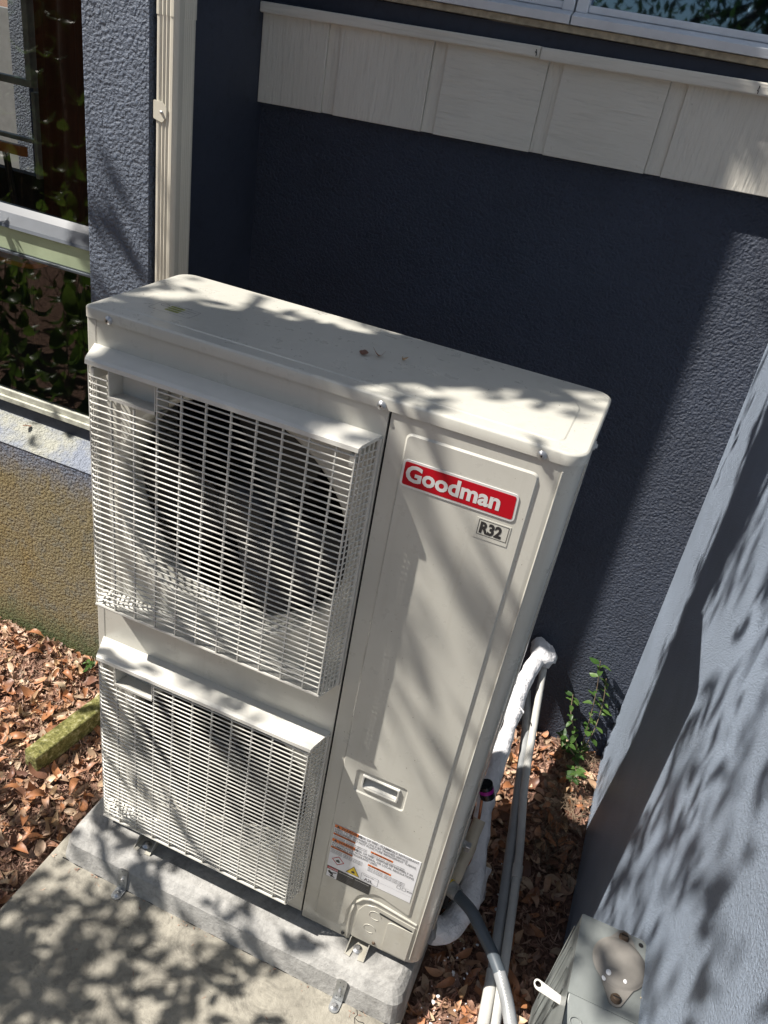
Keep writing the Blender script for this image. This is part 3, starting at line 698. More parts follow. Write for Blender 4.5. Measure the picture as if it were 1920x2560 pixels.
# refrigerant plate
fr_ = MB(); a = [(.8045, 1.2605), (.8580, 1.2605), (.8580, 1.2905), (.8045, 1.2905)]
MB().prism([(.8, 1.2525), (.8605, 1.2525), (.8605, 1.2925), (.80, 1.2925)], -.0040, -.0033, 'y').build('refrigerant_sticker', P, ac)
rs = ac.children[-1]; k = 4; b_ = inset(a, .0009); fr_.add([(x, -.0043, z) for x, z in a] + [(x, -.0043, z) for x, z in b_], [(i, (i + 1) % k, k + (i + 1) % k, k + i) for i in range(k)]); fr_.build('border', M['ink_black'], rs)
text('lettering', 'R32', .0295, (.8075, -.0044, 1.2652), M['ink_black'], rs, .045, .84)
# warning label
wl = MB().prism([(.6585, .2335), (.8745, .2335), (.8745, .3880), (.6585, .3880)], -.0040, -.0033, 'y').build('warning_label', M['sticker_white'], ac)
def bar(x0, x1, z0, z1, mat, y=-.0043, nm='print_bar'):
    return MB().add([(x0, y, z0), (x1, y, z0), (x1, y, z1), (x0, y, z1)], [(0, 1, 2, 3)]).build(nm, M[mat], wl)
def tri(cx, z, s, mat, y=-.0045): MB().add([(cx - s, y, z), (cx + s, y, z), (cx, y, z + s * 1.7)], [(0, 1, 2)]).build('triangle', M[mat], wl)
def warn(x, z, w, h, word):
    bar(x, x + w, z, z + h, 'ink_orange'); tri(x + h * .8, z + h * .15, h * .42, 'ink_black')
    text('lettering', word, h * 1.02, (x + h * 1.5, -.0046, z + h * .16), M['ink_black'], wl, .015, .95)
TL = lambda s, x, z, h, sx=.93, b=.004: text('lettering', s, h, (x, -.0046, z), M['ink_grey'], wl, b, sx)
warn(.6590, .3765, .0610, .0112, 'WARNING'); TL('RISK OF FIRE - FLAMMABLE REFRIGERANT', .7225, .3785, .0102, .78)
TL('USED. TO BE REPAIRED ONLY BY TRAINED SERVICE', .6605, .3680, .0102, .78); TL('PERSONNEL. DO NOT PUNCTURE REFRIGERANT TUBING.', .6605, .3585, .0102, .78)
warn(.6590, .3505, .0560, .0066, 'AVERTISSEMENT'); warn(.7560, .3445, .0560, .0066, 'ADVERTENCIA')
for i in range(2): TL('RISQUE D\'INCENDIE - FRIGORIGENE INFLAMMABLE UTILISE', .6605, .3445 - i * .0055, .0045, .72); TL('RIESGO DE INCENDIO - REFRIGERANTE INFLAMABLE', .7575, .3390 - i * .0052, .0045, .8)
warn(.6590, .3265, .0590, .0108, 'WARNING'); TL('RISK OF FIRE - DISPOSE OF PROPERLY IN', .7205, .3285, .0102, .78)
TL('ACCORDANCE WITH FEDERAL OR LOCAL REGULATIONS.', .6605, .3185, .0102, .78); TL('FLAMMABLE REFRIGERANT USED', .6605, .3090, .0102, .78)
warn(.6590, .3015, .0560, .0066, 'AVERTISSEMENT'); warn(.7560, .2965, .0590, .0068, 'ADVERTENCIA')
for i in range(3): TL('RISQUE D\'INCENDIE - ELIMINER SELON LES REGLEMENTS', .6605, .2960 - i * .0052, .0045, .72); TL('RIESGO DE INCENDIO - DESECHAR CORRECTAMENTE', .7575, .2905 - i * .0052, .0045, .86)
for z in (.2785, .2560): bar(.757, .8740, z, z + .0003, 'ink_grey')
# A2L box, flame diamonds, danger box
def boxline(x0, x1, z0, z1, mat, w=.0006, rot=0):
    p_ = [(x0, z0), (x1, z0), (x1, z1), (x0, z1)]; q_ = inset(p_, w)
    MB().add([(x, -.0044, z) for x, z in p_] + [(x, -.0044, z) for x, z in q_], [(i, (i + 1) % 4, 4 + (i + 1) % 4, 4 + i) for i in range(4)]).build('border', M[mat], wl)
boxline(.746, .790, .2375, .2635, 'ink_grey'); TL('A2L', .755, .2405, .0135, .95, .01); TL('Refrigerant Safety', .751, .2570, .0042)
boxline(.835, .845, .266, .276, 'ink_grey', .0008); boxline(.848, .858, .266, .276, 'ink_grey', .0008); boxline(.861, .873, .268, .273, 'ink_grey', .0012)
cx, cz, s_ = .6835, .2645, .0165
p_ = [(cx - s_, cz), (cx, cz - s_), (cx + s_, cz), (cx, cz + s_)]; q_ = inset(p_, .0020)
MB().add([(x, -.0044, z) for x, z in p_] + [(x, -.0044, z) for x, z in q_], [(i, (i + 1) % 4, 4 + (i + 1) % 4, 4 + i) for i in range(4)]).build('diamond', M['ink_red'], wl)
def flame(cx, cz, s):
    p_ = [(-.5, -.6), (.5, -.6), (.6, -.1), (.35, .3), (.25, .0), (.1, .75), (-.15, .2), (-.35, .4), (-.6, -.1)]
    m_ = sheet([(cx + a_ * s, cz + b_ * s) for a_, b_ in p_], [], -.0048, 0); MB().add(m_.v, [f for f in m_.f if len(f) == 3]).build('flame', M['ink_black'], wl)
flame(cx, cz, .0085)
tri(.725, .2395, .0185, 'ink_black', -.0042); tri(.725, .2410, .0160, 'ink_yellow', -.0044); flame(.725, .2505, .0075)
dl = MB().prism([(.6595, .1930), (.7750, .1930), (.7750, .2330), (.6595, .2330)], -.0040, -.0033, 'y').build('danger_label', M['ink_black'], ac)
MB().add([(.6605, -.0043, .194), (.6880, -.0043, .194), (.6880, -.0043, .222), (.6605, -.0043, .222)], [(0, 1, 2, 3)]).build('pictogram_field', M['sticker_white'], dl)
MB().add([(.6605, -.0044, .2235), (.6880, -.0044, .2235), (.6880, -.0044, .2315), (.6605, -.0044, .2315)], [(0, 1, 2, 3)]).build('red_bar', M['ink_red'], dl)
text('lettering', 'DANGER', .0062, (.6635, -.0047, .2250), M['sticker_white'], dl, .01)
hnd = MB()
for p_ in ([(.663, .214), (.667, .2185), (.676, .211), (.679, .2045), (.672, .205), (.666, .209)], [(.669, .2075), (.6875, .2165), (.6845, .2185), (.667, .2105)], [(.668, .200), (.673, .2035), (.684, .199), (.681, .1965)], [(.673, .2035), (.677, .2035), (.675, .1955), (.672, .196)]):
    m_ = sheet(p_, [], -.0046, 0); hnd.add(m_.v, [f for f in m_.f if len(f) == 3])
hnd.build('pictogram', M['ink_black'], dl)
for c_ in range(2):
    for r_ in range(6): MB().add([(.6915 + c_ * .042, -.0043, .2255 - r_ * .0052), (.6915 + c_ * .042 + .037 - (r_ * 7 % 3) * .004, -.0043, .2255 - r_ * .0052), (.6915 + c_ * .042 + .037 - (r_ * 7 % 3) * .004, -.0043, .2268 - r_ * .0052), (.6915 + c_ * .042, -.0043, .2268 - r_ * .0052)], [(0, 1, 2, 3)]).build('print_line', M['ink_grey'] if r_ else M['sticker_silver'], dl)
# power connector plate on the side
MB().box(.9405, .944, .10, .24, .02, .30, .001).build('pipe_cover', P, ac)
vlv = MB(); vlv.tube([(.935, .30, .10), (.965, .285, .10)], .009, 8); vlv.tube([(.935, .27, .17), (.962, .26, .17)], .009, 8); vlv.box(.953, .968, .272, .298, .09, .112, .002); vlv.box(.95, .964, .25, .27, .16, .18, .002); vlv.build('service_valve', M['zinc_bolt'], ac)
cn = MB(); cn.tube([(.945, .40, .265), (.962, .398, .225)], .021, 16); cno = cn.build('receiver_cap', M['black_plastic'], ac)
MB().tube([(.9495, .3993, .254), (.9545, .3988, .243)], .0217, 16, cap=False).build('cap_label', M['magenta_label'], cno)
wr = MB(); wr.tube([(.950, .39, .215), (.958, .375, .17), (.965, .34, .13), (.975, .33, .09), (.972, .30, .06), (.962, .28, .055), (.945, .27, .06)], .0042, 8); wr.build('copper_pipe', M['copper'], ac)

# ------------------------------------------------------------------ pipes beside the unit
def smooth(path, n=6):
    P_ = [Vector(p) for p in path]; out = []
    for i in range(len(P_) - 1):
        a = P_[max(i - 1, 0)]; b = P_[i]; c = P_[i + 1]; d = P_[min(i + 2, len(P_) - 1)]
        for k in range(n):
            t = k / n; out.append(.5 * ((2 * b) + (-a + c) * t + (2 * a - 5 * b + 4 * c - d) * t * t + (-a + 3 * b - 3 * c + d) * t ** 3))
    out.append(P_[-1]); return out
ls = thing('refrigerant_line', (.96, .6, 0), 'thick white wrapped refrigerant line curving from the back wall into the unit', 'insulated pipe')
lp_ = smooth([(.978, 1.128, .225), (.968, 1.08, .215), (.948, .95, .165), (.952, .80, .115), (.957, .65, .075), (.962, .52, .045), (.985, .40, .015), (1.000, .30, -.01), (.996, .22, -.035), (.972, .165, -.055), (.935, .14, -.045)], 8)
rad = [.026 + .005 * noise.noise(p * 30) for p in lp_]
for i in range(len(rad)):
    if i > 48: rad[i] *= 1.0 + min(.35, (i - 48) * .025)
MB().tube(lp_, rad, 16, wob=.16).build('wrapped_pipe', M['sheath_white'], ls)
m = MB(); m.tube(smooth([(.952, 1.128, .23), (.965, 1.10, .225), (.985, 1.085, .21), (.99, 1.09, .195)], 5), [.030] * 12 + [.032] * 3 + [.02], 12, wob=.4)
m.tube(smooth([(.992, 1.128, .218), (1.005, 1.108, .214), (1.008, 1.10, .195)], 4), .022, 10, wob=.4); m.build('foam_seal', M['sheath_white'], ls)
for k in range(3): MB().tube([(.940 + .02 * k + .0, .88 - .02 * k, .168 - .004 * k), (.93 + .05, .85, .155)], .0025, 5).build('tape_fold', M['sheath_white'], ls)
m = MB(); m.tube(smooth([(.962, .36, .17), (.958, .30, .12), (.952, .24, .07), (.94, .21, .04)], 5), .018, 12, wob=.2); m.build('thin_pipe', M['foam_beige'], ls, label='beige foam covered smaller pipe')
m = MB(); m.tube(smooth([(1.000, .32, -.045), (.992, .27, -.07), (.972, .21, -.090), (.952, .175, -.098), (.940, .150, -.102)], 6), [.032 - .0008 * i + .004 * math.sin(i * .9) for i in range(25)], 14, wob=.3)
m.tube(smooth([(1.005, .38, -.04), (1.015, .31, -.07), (1.005, .26, -.092), (.995, .235, -.10)], 6), [.032 - .0008 * i + .003 * math.sin(i * 1.3) for i in range(19)], 14, wob=.35)
m.build('torn_wrap_end', M['sheath_white'], ls)
MB().box(.94, .955, .18, .24, .0, .07, .003).build('pipe_gasket', M['dark_gap'], ls)
pv = thing('plastic_pipe', (1.06, .6, 0), 'pale round plastic drain pipe sloping from the back wall, right of the pair', 'pipe', 'pale pipes sloping down beside the unit')
pr = smooth([(.990, 1.105, .195), (1.017, .93, .118), (1.055, .66, .045), (1.098, .45, .005), (1.135, .20, -.04), (1.158, .03, -.07), (1.185, -.2, -.10)], 6)
MB().tube(pr, .0125, 14).build('pipe', M['pvc_white'], pv)
MB().tube([pr[19], pr[19] + (pr[20] - pr[19]) * .9], .0155, 14).build('coupling', M['pvc_white'], pv)
pv = thing('plastic_pipe', (1.05, .6, 0), 'darker grey plastic conduit under the white pipe, left of the pair', 'pipe', 'pale pipes sloping down beside the unit')
pl_ = smooth([(.966, 1.00, .115), (1.006, .86, .075), (1.055, .57, .008), (1.092, .33, -.035), (1.122, .12, -.075)], 6)
MB().tube(pl_, .0150, 14).build('pipe', M['pvc_grey'], pv)
MB().tube(smooth([(1.121, .128, -.073), (1.128, .07, -.083), (1.15, -.15, -.118)], 4), .0170, 14).build('pipe', M['pvc_white'], pv, label='whiter end section')
wp = thing('electrical_whip', (1.05, .1, .05), 'dark grey flexible conduit arching from the unit side to the lower right', 'conduit')
wpath = smooth([(.962, .172, .095), (.985, .160, .098), (1.022, .138, .098), (1.062, .105, .085), (1.098, .078, .070), (1.130, .045, .058)], 7)
MB().tube(wpath, .0158, 16).build('conduit', M['whip_grey'], wp)
w2 = smooth([(1.128, .047, .0587), (1.160, .002, .045), (1.185, -.045, .035), (1.215, -.10, .02), (1.245, -.20, 0)], 8)
MB().tube(w2, .0162, 16).build('printed_section', M['pvc_grey'], wp)
rb = MB()
for i in range(22):
    p = w2[min(len(w2) - 2, i)] ; d_ = (w2[min(len(w2) - 1, i + 1)] - p)
    q0 = p + d_ * .5 + Vector((-.004, -.004, .0156)); rb.box(q0.x - .002, q0.x + .002, q0.y - .0012, q0.y + .0012, q0.z - .0006, q0.z + .0003)
rb.build('rib_marks', M['sticker_silver'], wp, kind='stuff')
m = MB(); m.tube([(.944, .182, .094), (.966, .172, .096)], .0205, 8); m.tube([(.966, .172, .096), (.974, .168, .0975)], .0185, 16); m.build('connector', M['galvanized'], wp)
MB().tube([(.9435, .1815, .094), (.9475, .18, .0945)], .0225, 14).build('gasket', M['ink_yellow'], wp)

# ------------------------------------------------------------------ electrical disconnect on the side wall
dx = thing('disconnect_box', (1.23, -.34, .6), 'grey-green metal electrical disconnect box on the right wall, with a round cover plate on top', 'electrical box')
m = MB(); m.prism(rpoly([(1.170, -.268), (1.276, -.268), (1.276, -.405), (1.170, -.405)], [.003, .010, .002, .002], 4), .52, .800, 'z', .003); bx = m.build('enclosure', M['box_paint'], dx)
m = MB(); m.prism([(-.405, .796), (-.4045, .799), (-.455, .781), (-.56, .777), (-.56, .52), (-.405, .52)], 1.172, 1.274, 'x', .002); m.build('front_hood', M['box_paint'], dx)
m = MB(); m.prism([(1.170, .799), (1.1695, .70), (1.163, .58), (1.163, .50), (1.1695, .50), (1.1705, .58)], -.56, -.269, 'y', .001); m.build('cover_flange', M['box_paint'], dx)
for k in range(4): MB().tube([(1.1645 + k * .0013, -.285 - k * .03, .785 - k * .01), (1.1615, -.285 - k * .03, .56)], .0013, 6).build('cover_crease', M['box_paint'], dx)
hp = MB(); tear = []
cx, cy, R0 = 1.2375, -.326, .0415
c2 = (1.2385, -.3845, .0115); c3 = (1.2390, -.2800, .0125)
def hull(cs):
    pts = []
    for (x, y, r) in cs:
        for i in range(36): t = 2 * math.pi * i / 36; pts.append((x + r * math.cos(t), y + r * math.sin(t)))
    pts = sorted(set(pts)); 
    def half(ps):
        h = []
        for p in ps:
            while len(h) > 1 and (h[-1][0] - h[-2][0]) * (p[1] - h[-2][1]) - (h[-1][1] - h[-2][1]) * (p[0] - h[-2][0]) <= 0: h.pop()
            h.append(p)
        return h
    a = half(pts); b = half(pts[::-1]); return a[:-1] + b[:-1]
hp.prism(hull([(cx, cy, R0 - .004), c2, c3]), .8005, .8022, 'z'); hpo = hp.build('hub_plate', M['hub_zinc'], dx)
MB().lathe([(0, .0060), (.030, .0058), (.0365, .0046), (.0395, .0022), (R0 - .0005, .0006), (R0 + .0008, 0)], (cx, cy, .8020), axis='z', n=48).build('dome', M['hub_zinc'], hpo)
for (x, y, _) in (c2, c3):
    s_ = MB(); s_.lathe([(0, .0062), (.0052, .0062), (.0062, .0050), (.0064, .0018), (.0080, .0014), (.0082, 0)], (x, y, .8022), axis='z', n=14); so_ = s_.build('screw', M['rust_screw'], hpo)
    MB().box(x - .0055, x + .0055, y - .0009, y + .0009, .8083, .8088).build('slot', M['dark_gap'], hpo)
for (x, y, a_, b_) in ((1.222, -.352, .0042, .0052), (1.2175, -.360, .0036, .0055), (1.248, -.3545, .003, .0036)):
    sp_ = MB(); sp_.lathe([(0, .0016), (.7, .0013), (1.0, 0)], (0, 0, 0), axis='z', n=14); me = sp_.mesh('bird_dropping'); me.transform(Matrix.Translation((x, y, .8076 if x > 1.22 and y > -.356 else .8030)) @ Matrix.Diagonal((a_, b_, 1, 1))); link('dropping', me, M['foam_white'], hpo)
MB().lathe([(0, .0006), (.0038, .0006)], (1.2665, -.2790, .8004), axis='z', n=14).build('knockout', M['dark_gap'], dx)
MB().tube([(1.190 + .0085 * math.cos(t), -.4365 + .0060 * math.sin(t), .7890 + .006 * math.sin(t) * .35) for t in [2 * math.pi * i / 20 for i in range(21)]], .001, 6).build('embossed_ring', M['box_paint'], dx)
m = MB(); m.tube(smooth([(1.176, -.462, .783), (1.190, -.474, .786), (1.196, -.4635, .788), (1.215, -.4665, .787), (1.240, -.460, .788), (1.274, -.482, .786)], 5), .0035, 8); m.build('latch_edge', M['black_plastic'], dx)
MB().box(1.178, 1.272, -.53, -.468, .782, .7845, .001).build('inner_plate', M['galvanized'], dx)
tg = rpoly([(1.124, -.374), (1.174, -.386), (1.178, -.400), (1.127, -.392)], [.010, .006, .006, .010], 4)
hb = [(1.1325 + .0052 * math.cos(2 * math.pi * i / 12), -.3835 + .0052 * math.sin(2 * math.pi * i / 12)) for i in range(12)]
s_ = sheet(tg, [hb], 0, 0); MB().add([(x, zz, .752) for x, _, zz in s_.v] + [(x, zz, .7505) for x, _, zz in s_.v], [f for f in s_.f if len(f) == 3] + [tuple(i + len(s_.v) for i in f) for f in s_.f if len(f) == 3]).build('plastic_tag', M['tag_plastic'], dx)
cb = MB()
for i in range(150):
    y = -.27 - random.random() * .3; z = random.uniform(.60, .80); cb.tube([(1.2775, y, z), (1.2775 + random.uniform(-.004, .001), y + random.uniform(-.006, .006), z + random.uniform(-.008, .008))], random.uniform(.0006, .0016), 4)
cb.build('caulk_bead', M['caulk'], dx, kind='stuff')

# ------------------------------------------------------------------ leaves
def leaf_mesh(name, L, Wd, curl, fold, n=6, pts=.5, seed=0):
    rs_ = random.Random(seed); mb = MB(); vs = []; fs = []
    for i in range(n + 1):
        t = i / n; w = Wd * (math.sin(math.pi * min(1, t ** .85)) ** .8) * .5 + .0004; x = (t - .5) * L
        z = curl * L * ((t - .5) ** 2 * 4 - .33) + .08 * L * math.sin(t * 5 + seed); sk = .06 * L * math.sin(t * 4 + seed * 2)
        vs += [(x, sk + w, z + fold * w + rs_.uniform(-.06, .06) * Wd), (x, sk, z), (x, sk - w, z + fold * w + rs_.uniform(-.06, .06) * Wd)]
    for i in range(n):
        a = i * 3; fs += [(a, a + 1, a + 4, a + 3), (a + 1, a + 2, a + 5, a + 4)]
    mb.add(vs, fs, True); m = mb.mesh(name); return m
def instance_soup(name, meshes, xf, mat, **kw):
    vs = []; fs = []
    data = [([v.co.copy() for v in m.vertices], [tuple(p.vertices) for p in m.polygons]) for m in meshes]
    for k, T in xf:
        o = len(vs); V, F = data[k]
        vs += [(T @ v)[:] for v in V]; fs += [tuple(i + o for i in f) for f in F]
    m = bpy.data.meshes.new(name); m.from_pydata(vs, [], fs); m.update(); m.polygons.foreach_set('use_smooth', [True] * len(fs))
    return link(name, m, mat, **kw)
dead = [leaf_mesh('fallen_leaf', L_, W_, c_, f_, 6, seed=i) for i, (L_, W_, c_, f_) in enumerate([(.062, .024, .25, .5), (.055, .026, .5, .2), (.07, .024, .15, .8), (.05, .022, -.3, .4), (.058, .030, .1, .25), (.045, .02, .9, .9), (.066, .021, -.15, .6), (.04, .02, .3, .1)])]
chips = [leaf_mesh('chip', .03, .006, .1, .4, 2, seed=20), leaf_mesh('chip', .02, .008, -.2, .6, 2, seed=21), leaf_mesh('chip', .04, .003, .4, .2, 3, seed=22)]
def in_left(x, y): return -1.15 < x < -.118 and -.5 < y < .595 and not (x > -.135 + 0 and y < .0 and x > -.13)
def in_right(x, y): return .952 < x < 1.285 and -.6 < y < 1.12
def scat(test, n, box, z, meshes, smin, smax, tilt):
    out = []
    while len(out) < n:
        x = random.uniform(box[0], box[1]); y = random.uniform(box[2], box[3])
        if not test(x, y): continue
        s_ = random.uniform(smin, smax)
        T = Matrix.Translation((x, y, z + random.uniform(-.004, .014))) @ Matrix.Rotation(random.uniform(0, 6.28), 4, 'Z') @ Matrix.Rotation(random.gauss(0, tilt), 4, 'X') @ Matrix.Rotation(random.gauss(0, tilt * .7), 4, 'Y') @ Matrix.Scale(s_, 4)
        out.append((random.randrange(len(meshes)), T))
    return out
LB = (-1.15, -.1, -.5, .6); RB = (.95, 1.29, -.6, 1.12)
instance_soup('bark_mulch', chips, scat(in_left, 15000, LB, -.146, chips, .4, 1.1, .5) + scat(in_right, 4500, RB, -.156, chips, .5, 1.2, .5), M['bark_chip'], kind='stuff', label='fine bark mulch and needles covering the beds', cat='mulch')
instance_soup('leaf_litter', dead, scat(in_left, 2900, LB, -.146, dead, .4, 1.05, .4) + scat(in_right, 750, RB, -.152, dead, .5, 1.1, .4), M['dead_leaf'], kind='stuff', label='loose litter of small dead leaves over the beds', cat='leaf litter')
def single_leaf(x, y, z, s_, k, lab, grp=None, tilt=.35, mat='dead_leaf'):
    o = link('fallen_leaf', dead[k], M[mat], label=lab, cat='leaf', group=grp)
    o.location = (x, y, z); o.rotation_euler = (random.gauss(0, tilt), random.gauss(0, tilt), random.uniform(0, 6.28)); o.scale = (s_,) * 3
    return o
LEAFK = [('orange_leaf', 'orange'), ('tan_leaf', 'pale tan'), ('brown_leaf', 'dark brown'), ('dead_leaf', 'reddish brown')]
def where_left(x, y):
    if y > .42: return 'against the foot of the stained wall'
    if x > -.27 and y < .45 and y > .05: return 'between the mossy block and the unit'
    if y < -.02: return 'beside the patio slab corner'
    if x < -.55: return 'at the left edge of the bed'
    return 'around the end of the mossy block'
def where_right(x, y):
    if y > .8: return 'under the green vine'
    if x < 1.08: return 'beneath the white pipes'
    if y > .4: return 'at the foot of the right wall'
    return 'in the shade next to the electrical box'
for i in range(170):
    while True:
        x = random.uniform(-.78, -.12); y = random.uniform(-.32, .58)
        if in_left(x, y): break
    mm, cn_ = random.choice(LEAFK); k = random.randrange(8); big = random.random() < .45; s_ = random.uniform(1.05, 1.35) if big else random.uniform(.65, .95)
    single_leaf(x, y, -.134 + random.uniform(0, .012), s_, k, '%s %s%s fallen leaf %s' % ('large' if big else 'small', 'curled ' if k in (1, 3, 5) else '', cn_, where_left(x, y)), 'fallen leaves on the left mulch bed', mat=mm)
for i in range(95):
    x, y = random.uniform(.97, 1.275), random.uniform(-.15, 1.08)
    mm, cn_ = random.choice(LEAFK); k = random.randrange(8); big = random.random() < .45; s_ = random.uniform(1.1, 1.4) if big else random.uniform(.7, 1.0)
    single_leaf(x, y, -.142 + random.uniform(0, .012), s_, k, '%s %s%s fallen leaf %s' % ('large' if big else 'small', 'curled ' if k in (1, 3, 5) else '', cn_, where_right(x, y)), 'fallen leaves on the right mulch bed', mat=mm)
o = single_leaf(.497, .149, 1.4575, .36, 4, 'small round olive dead leaf on the lid, leftmost of three'); o.rotation_euler = (.3, .1, .4); o.scale = (.3, .5, .5)
o = single_leaf(.521, .162, 1.4590, .42, 1, 'curled brown dead leaf on the lid, middle of three'); o.rotation_euler = (-.5, .1, .35)
o = single_leaf(.567, .174, 1.4580, .32, 5, 'tiny pointed reddish leaf scrap on the lid, rightmost of three'); o.rotation_euler = (.5, .3, .9)
# pine needles and dry twigs
nd = MB()
for i in range(260):
    x = random.uniform(1.15, 1.275); y = random.uniform(.55, 1.1); a = random.uniform(0, 6.28); L_ = random.uniform(.03, .08)
    nd.tube([(x, y, -.142), (x + L_ * .5 * math.cos(a), y + L_ * .5 * math.sin(a), -.132 + random.uniform(0, .02)), (x + L_ * math.cos(a), y + L_ * math.sin(a), -.142 + random.uniform(0, .02))], .0009, 4)
for i in range(200):
    x = random.uniform(-.8, -.14); y = random.uniform(-.4, .57); a = random.uniform(0, 6.28); L_ = random.uniform(.03, .07)
    nd.tube([(x, y, -.140), (x + L_ * math.cos(a), y + L_ * math.sin(a), -.136 + random.uniform(0, .01))], .0009, 4)
nd.build('dry_needles', M['twig'], kind='stuff', label='thin dry needles and twigs lying on the beds', cat='twigs')
# styrofoam crumbs
fm = MB()
for i in range(85):
    x = random.uniform(.955, 1.12); y = random.uniform(-.15, .5); s_ = random.choice([.0015, .002, .002, .003, .005])
    b = bmesh.new(); bmesh.ops.create_icosphere(b, subdivisions=1, radius=s_)
    for v in b.verts: v.co *= random.uniform(.6, 1.5)
    b.transform(Matrix.Translation((x, y, -.134))); fm.bm(b)
fm.build('foam_crumbs', M['foam_white'], kind='stuff', label='white foam crumbs scattered on the dark mulch', cat='debris')
sc_ = []
for i in range(60):
    x = random.uniform(-.1, .93); sc_.append((random.randrange(3), Matrix.Translation((x, -.097 - abs(random.gauss(0, .012)) * (1 if i < 40 else 8), -.1185)) @ Matrix.Rotation(random.uniform(0, 6.28), 4, 'Z') @ Matrix.Scale(random.uniform(.15, .45), 4)))
instance_soup('joint_debris', chips, sc_, M['bark_chip'], kind='stuff', label='small bark crumbs caught in the joint in front of the pad', cat='debris')
dk = MB()
for i in range(70):
    x, y = random.uniform(.01, .93), random.uniform(.005, .31); r_ = random.uniform(.0005, .0014)
    dk.lathe([(0, .0004), (r_, 0)], (x, y, 1.4534), axis='z', n=6)
for i in range(45):
    x, z = random.uniform(.63, .90), random.uniform(.03, 1.40); r_ = random.uniform(.0004, .0011); dk.lathe([(0, -.0004), (r_, 0)], (x, -.0035, z), n=6)
dk.build('dirt_specks', M['rust_screw'], ac, kind='stuff')
# concrete edging
ed = MB(); ax = math.atan2(.30, .035)
T = Matrix.Translation((-.338, .26, -.100)) @ Matrix.Rotation(R_(-8), 4, 'Z')
b = bmesh.new(); bmesh.ops.create_cube(b, size=1); bmesh.ops.scale(b, vec=(.058, .31, .07), verts=b.verts); bmesh.ops.bevel(b, geom=b.edges[:], offset=.006, segments=2, profile=.5, affect='EDGES'); bmesh.ops.subdivide_edges(b, edges=[e for e in b.edges if e.calc_length() > .04], cuts=8, use_grid_fill=True)
for v in b.verts: v.co += Vector((noise.noise(v.co * 60), noise.noise(v.co * 60 + Vector((5, 0, 0))), noise.noise(v.co * 60 + Vector((9, 0, 0))))) * .0035
b.transform(T); ed.bm(b, True); props(ed.build('edging_block', M['moss']), 'mossy yellow-green concrete edging block lying in the dead leaves', 'edging block')
ms = MB()
for i in range(900):
    x = random.uniform(-1.1, -.33); z = -.146 + abs(random.gauss(0, .012)) + (.02 if x < -.6 else 0) * random.random(); y = .596 - abs(random.gauss(0, .008)) - .01 * random.random()
    b = [(x, y, z)]; a = random.uniform(0, 6.28); h_ = random.uniform(.004, .010); ms.add([(x - .002, y, z), (x + .002, y, z), (x + random.uniform(-.003, .003), y - random.uniform(0, .005), z + h_)], [(0, 1, 2)])
ms.build('moss_strip', M['moss'], kind='stuff', label='mossy fringe along the foot of the stained low wall', cat='moss')
# weeds and vine
gl = [leaf_mesh('leaflet', 1.0, .55, .12, .25, 4, seed=31), leaf_mesh('leaflet', 1.0, .48, -.1, .35, 4, seed=32)]
def sprig(name, base, stems, mat, label, cat, size, nleaf):
    t = thing(name, base, label, cat)
    sm = MB()
    for pth in stems:
        p = smooth(pth, 5); sm.tube(p, .0016, 5)
        for k in range(nleaf):
            q = p[int((k + 1) / (nleaf + .01) * (len(p) - 1))]; a = random.uniform(0, 6.28); s_ = size * random.uniform(.6, 1.2)
            for sgn in (0, math.pi):
                o = link('leaf', gl[k % 2], M[mat], t); T = Matrix.Translation(q) @ Matrix.Rotation(a + sgn, 4, 'Z') @ Matrix.Rotation(random.uniform(-.5, .3), 4, 'Y') @ Matrix.Rotation(random.uniform(-.4, .4), 4, 'X') @ Matrix.Translation((s_ * .55, 0, 0)) @ Matrix.Scale(s_, 4)
                o.matrix_basis = T
    sm.build('stem', M['twig'], t)
sprig('wall_vine', (1.2, 1.08, -.14), [[(1.215, 1.07, -.14), (1.205, 1.09, 0), (1.19, 1.105, .14), (1.165, 1.10, .27)], [(1.215, 1.07, -.14), (1.23, 1.08, -.02), (1.225, 1.10, .10), (1.205, 1.11, .20)], [(1.21, 1.06, -.13), (1.17, 1.05, -.03), (1.135, 1.06, .04), (1.12, 1.09, .10)], [(1.21, 1.04, -.13), (1.16, 1.00, -.05), (1.125, 1.0, -.01)], [(1.21, 1.0, -.13), (1.215, .92, -.09), (1.20, .86, -.06)]], 'weed_leaf', 'small green leafy vine climbing the dark wall in the far corner', 'vine', .036, 11)
sprig('weed', (-.36, .50, -.14), [[(-0.492, 0.538, -.14), (-0.492, 0.533, -.11), (-0.489, 0.526, -.085)]], 'weed_leaf', 'small bright green weed at the foot of the stained wall', 'weed', .030, 4)
# little sill leaf
o = single_leaf(-.80, .655, .693, .5, 4, 'single dead leaf lying on the window sill', tilt=.1)

